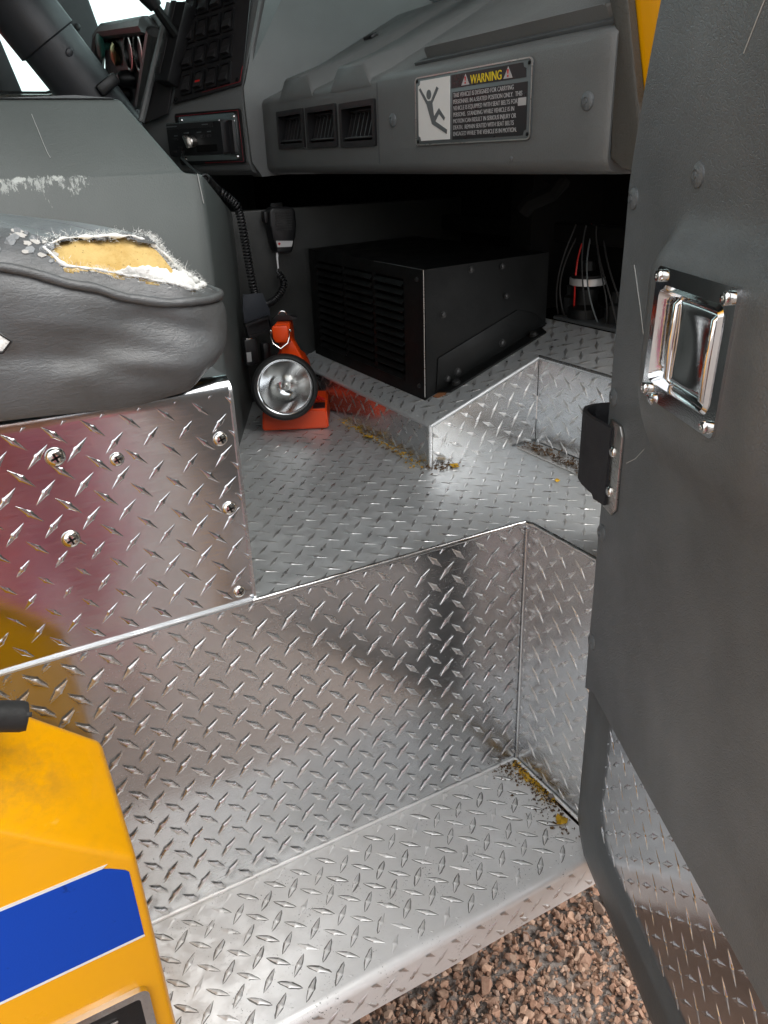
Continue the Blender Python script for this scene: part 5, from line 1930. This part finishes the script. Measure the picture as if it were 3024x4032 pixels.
merge(bm, t, Fr((-.009, -.093, -.411), (1, 0, 0), (0, 1, 0)))
tag(fin('pebble', bm, M['ground_soil'], loc=(-.009, -.093, -.415)), 'small grey pebble against the end wall of the step', 'pebble')

# ================================================================== photographer, seen only mirrored in the plates
def person():
    root = thing('person', 'person in red trousers and dark shirt holding up a phone, mirrored in the plate', 'person', (-.55, -1.18, GZ))
    gx, gy = -.55, -1.18
    fx, fy = math.cos(R(61.5)), math.sin(R(61.5))
    rx, ry = fy, -fx
    def P(r_, f_, h_): return (gx + rx * r_ + fx * f_, gy + ry * r_ + fy * f_, GZ + h_)
    def C(r_, f_, h_): return (-.672 + rx * r_ + fx * f_, -.83 + ry * r_ + fy * f_, .455 + h_)
    def skinned(name, mat, J, E_, rootk, par):
        names = list(J)
        me = bpy.data.meshes.new(name)
        me.from_pydata([V(J[k][0]) - ORG[root] for k in names], [(names.index(a_), names.index(b_)) for a_, b_ in E_], [])
        o = bpy.data.objects.new(name, me)
        COL.objects.link(o)
        o.modifiers.new('skin', 'SKIN')
        lay = me.skin_vertices[0] if len(me.skin_vertices) else None
        if lay is None: return o
        for i, k in enumerate(names):
            lay.data[i].radius = J[k][1]
            lay.data[i].use_root = (k == rootk)
        ss = o.modifiers.new('sub', 'SUBSURF'); ss.levels = 2; ss.render_levels = 2
        bpy.context.view_layer.update()
        dg = bpy.context.evaluated_depsgraph_get()
        me2 = bpy.data.meshes.new_from_object(o.evaluated_get(dg))
        o.modifiers.clear(); o.data = me2
        me2.polygons.foreach_set('use_smooth', [True] * len(me2.polygons))
        me2.materials.clear(); me2.materials.append(mat)
        o.parent = par; ORG[o] = ORG[root]
        return o
    J = dict(pel=(P(0, 0, .93), (.165, .115)), wst=(P(0, .0, 1.05), (.155, .105)), chs=(P(0, -.02, 1.26), (.175, .115)), nck=(P(0, -.01, 1.45), (.065, .065)), hd0=(P(0, .03, 1.55), (.075, .085)), hd1=(P(0, .04, 1.66), (.082, .095)), hd2=(P(0, .02, 1.74), (.05, .06)))
    E_ = [('pel', 'wst'), ('wst', 'chs'), ('chs', 'nck'), ('nck', 'hd0'), ('hd0', 'hd1'), ('hd1', 'hd2')]
    for s_, n_ in ((1, 'r'), (-1, 'l')):
        J['sh' + n_] = (P(.19 * s_, -.02, 1.37), (.065, .065)); J['el' + n_] = (P(.235 * s_, .10, 1.16), (.048, .048)); J['wr' + n_] = (C(.09 * s_, -.06, -.06), (.032, .030)); J['ha' + n_] = (C(.078 * s_, -.03, -.02), (.036, .022))
        E_ += [('chs', 'sh' + n_), ('sh' + n_, 'el' + n_), ('el' + n_, 'wr' + n_), ('wr' + n_, 'ha' + n_)]
        J['hp' + n_] = (P(.10 * s_, 0, .86), (.10, .10)); J['kn' + n_] = (P(.12 * s_, .03, .48), (.068, .068)); J['an' + n_] = (P(.13 * s_, -.02, .09), (.046, .046)); J['to' + n_] = (P(.15 * s_, .15, .04), (.045, .035))
        E_ += [('pel', 'hp' + n_), ('hp' + n_, 'kn' + n_), ('kn' + n_, 'an' + n_), ('an' + n_, 'to' + n_)]
    b_ = skinned('body', M['skin'], J, E_, 'pel', root)
    up_ = [k for k in J if k in ('pel', 'wst', 'chs', 'shr', 'shl', 'elr', 'ell')]
    JS = {k: (J[k][0], tuple(x_ + .014 for x_ in J[k][1])) for k in up_}
    skinned('shirt', M['cloth_blue'], JS, [e for e in E_ if e[0] in up_ and e[1] in up_], 'pel', root)
    lo_ = [k for k in J if k[:2] in ('pe', 'hp', 'kn', 'an')]
    JT = {k: (J[k][0], tuple(x_ + (.040 if k[:2] in ('kn', 'hp') else .025) for x_ in J[k][1])) for k in lo_}
    skinned('trousers', M['cloth_red'], JT, [e for e in E_ if e[0] in lo_ and e[1] in lo_], 'pel', root)
    JH = dict(a=(P(0, -.03, 1.64), (.095, .085)), b=(P(0, .0, 1.72), (.085, .09)), c=(P(0, .04, 1.76), (.05, .05)))
    skinned('hair', M['hair_dark'], JH, [('a', 'b'), ('b', 'c')], 'a', root)
    for s_ in (1, -1):
        for k in range(4):
            bq = bmesh.new()
            tube(bq, [V(C(s_ * .085, -.03, -.035 + .018 * k)), V(C(s_ * .094, .0, -.032 + .018 * k)), V(C(s_ * .082, .016, -.030 + .018 * k)), V(C(s_ * .062, .014, -.029 + .018 * k))], [.009, .0088, .008, .0065], 8)
            fin('finger', bq, M['skin'], root)
        bq = bmesh.new()
        tube(bq, [V(C(s_ * .078, -.035, -.02)), V(C(s_ * .066, -.028, .01)), V(C(s_ * .05, -.02, .02))], [.011, .010, .0075], 8)
        fin('thumb', bq, M['skin'], root)
    ph = thing('phone', 'thin black phone held up in both hands', 'phone', C(0, 0, -.04))
    bq = bmesh.new()
    prism(bq, rrect(-.075, -.037, .075, .037, .008), -.004, .004, Fr(C(0, 0, 0), (rx, ry, 0), (0, 0, 1)), .0015)
    fin('phone_body', bq, M['black_plastic'], ph)
person()

# ================================================================== red truck parked on the far side, seen through the side window
tr = thing('parked_truck', 'red truck parked outside beyond the driver side window', 'truck', (-2.6, 9.0, GZ))
bm = bmesh.new()
box(bm, (-6.0, 8.0, GZ + .5), (-2.3, 10.2, GZ + 3.0), WF, .06)
box(bm, (-2.3, 8.0, GZ + .5), (-.75, 10.2, GZ + 1.75), WF, .10)
fin('truck_body', bm, M['truck_red'], tr)
bm = bmesh.new()
prism(bm, [(-2.3, GZ + 1.75), (-.85, GZ + 1.75), (-1.3, GZ + 2.7), (-2.3, GZ + 2.75)], -10.1, -8.1, Fr((0, 0, 0), (1, 0, 0), (0, 0, 1), (0, -1, 0)), .04)
fin('truck_cab', bm, M['truck_red'], tr)
bm = bmesh.new()
prism(bm, [(-2.1, GZ + 1.85), (-1.1, GZ + 1.85), (-1.42, GZ + 2.5), (-2.1, GZ + 2.55)], -8.10, -8.08, Fr((0, 0, 0), (1, 0, 0), (0, 0, 1), (0, -1, 0)))
fin('window', bm, M['black_plastic'], tr)
for x_ in (-1.5, -4.9):
    bm = bmesh.new()
    lathe(bm, [(0, -.15), (.45, -.15), (.48, -.1), (.48, .1), (.45, .15), (.25, .16), (.22, .10), (0, .10)], Fr((x_, 8.1, GZ + .48), (1, 0, 0), (0, 0, 1), (0, -1, 0)), 24)
    fin('wheel', bm, M['tyre'], tr)
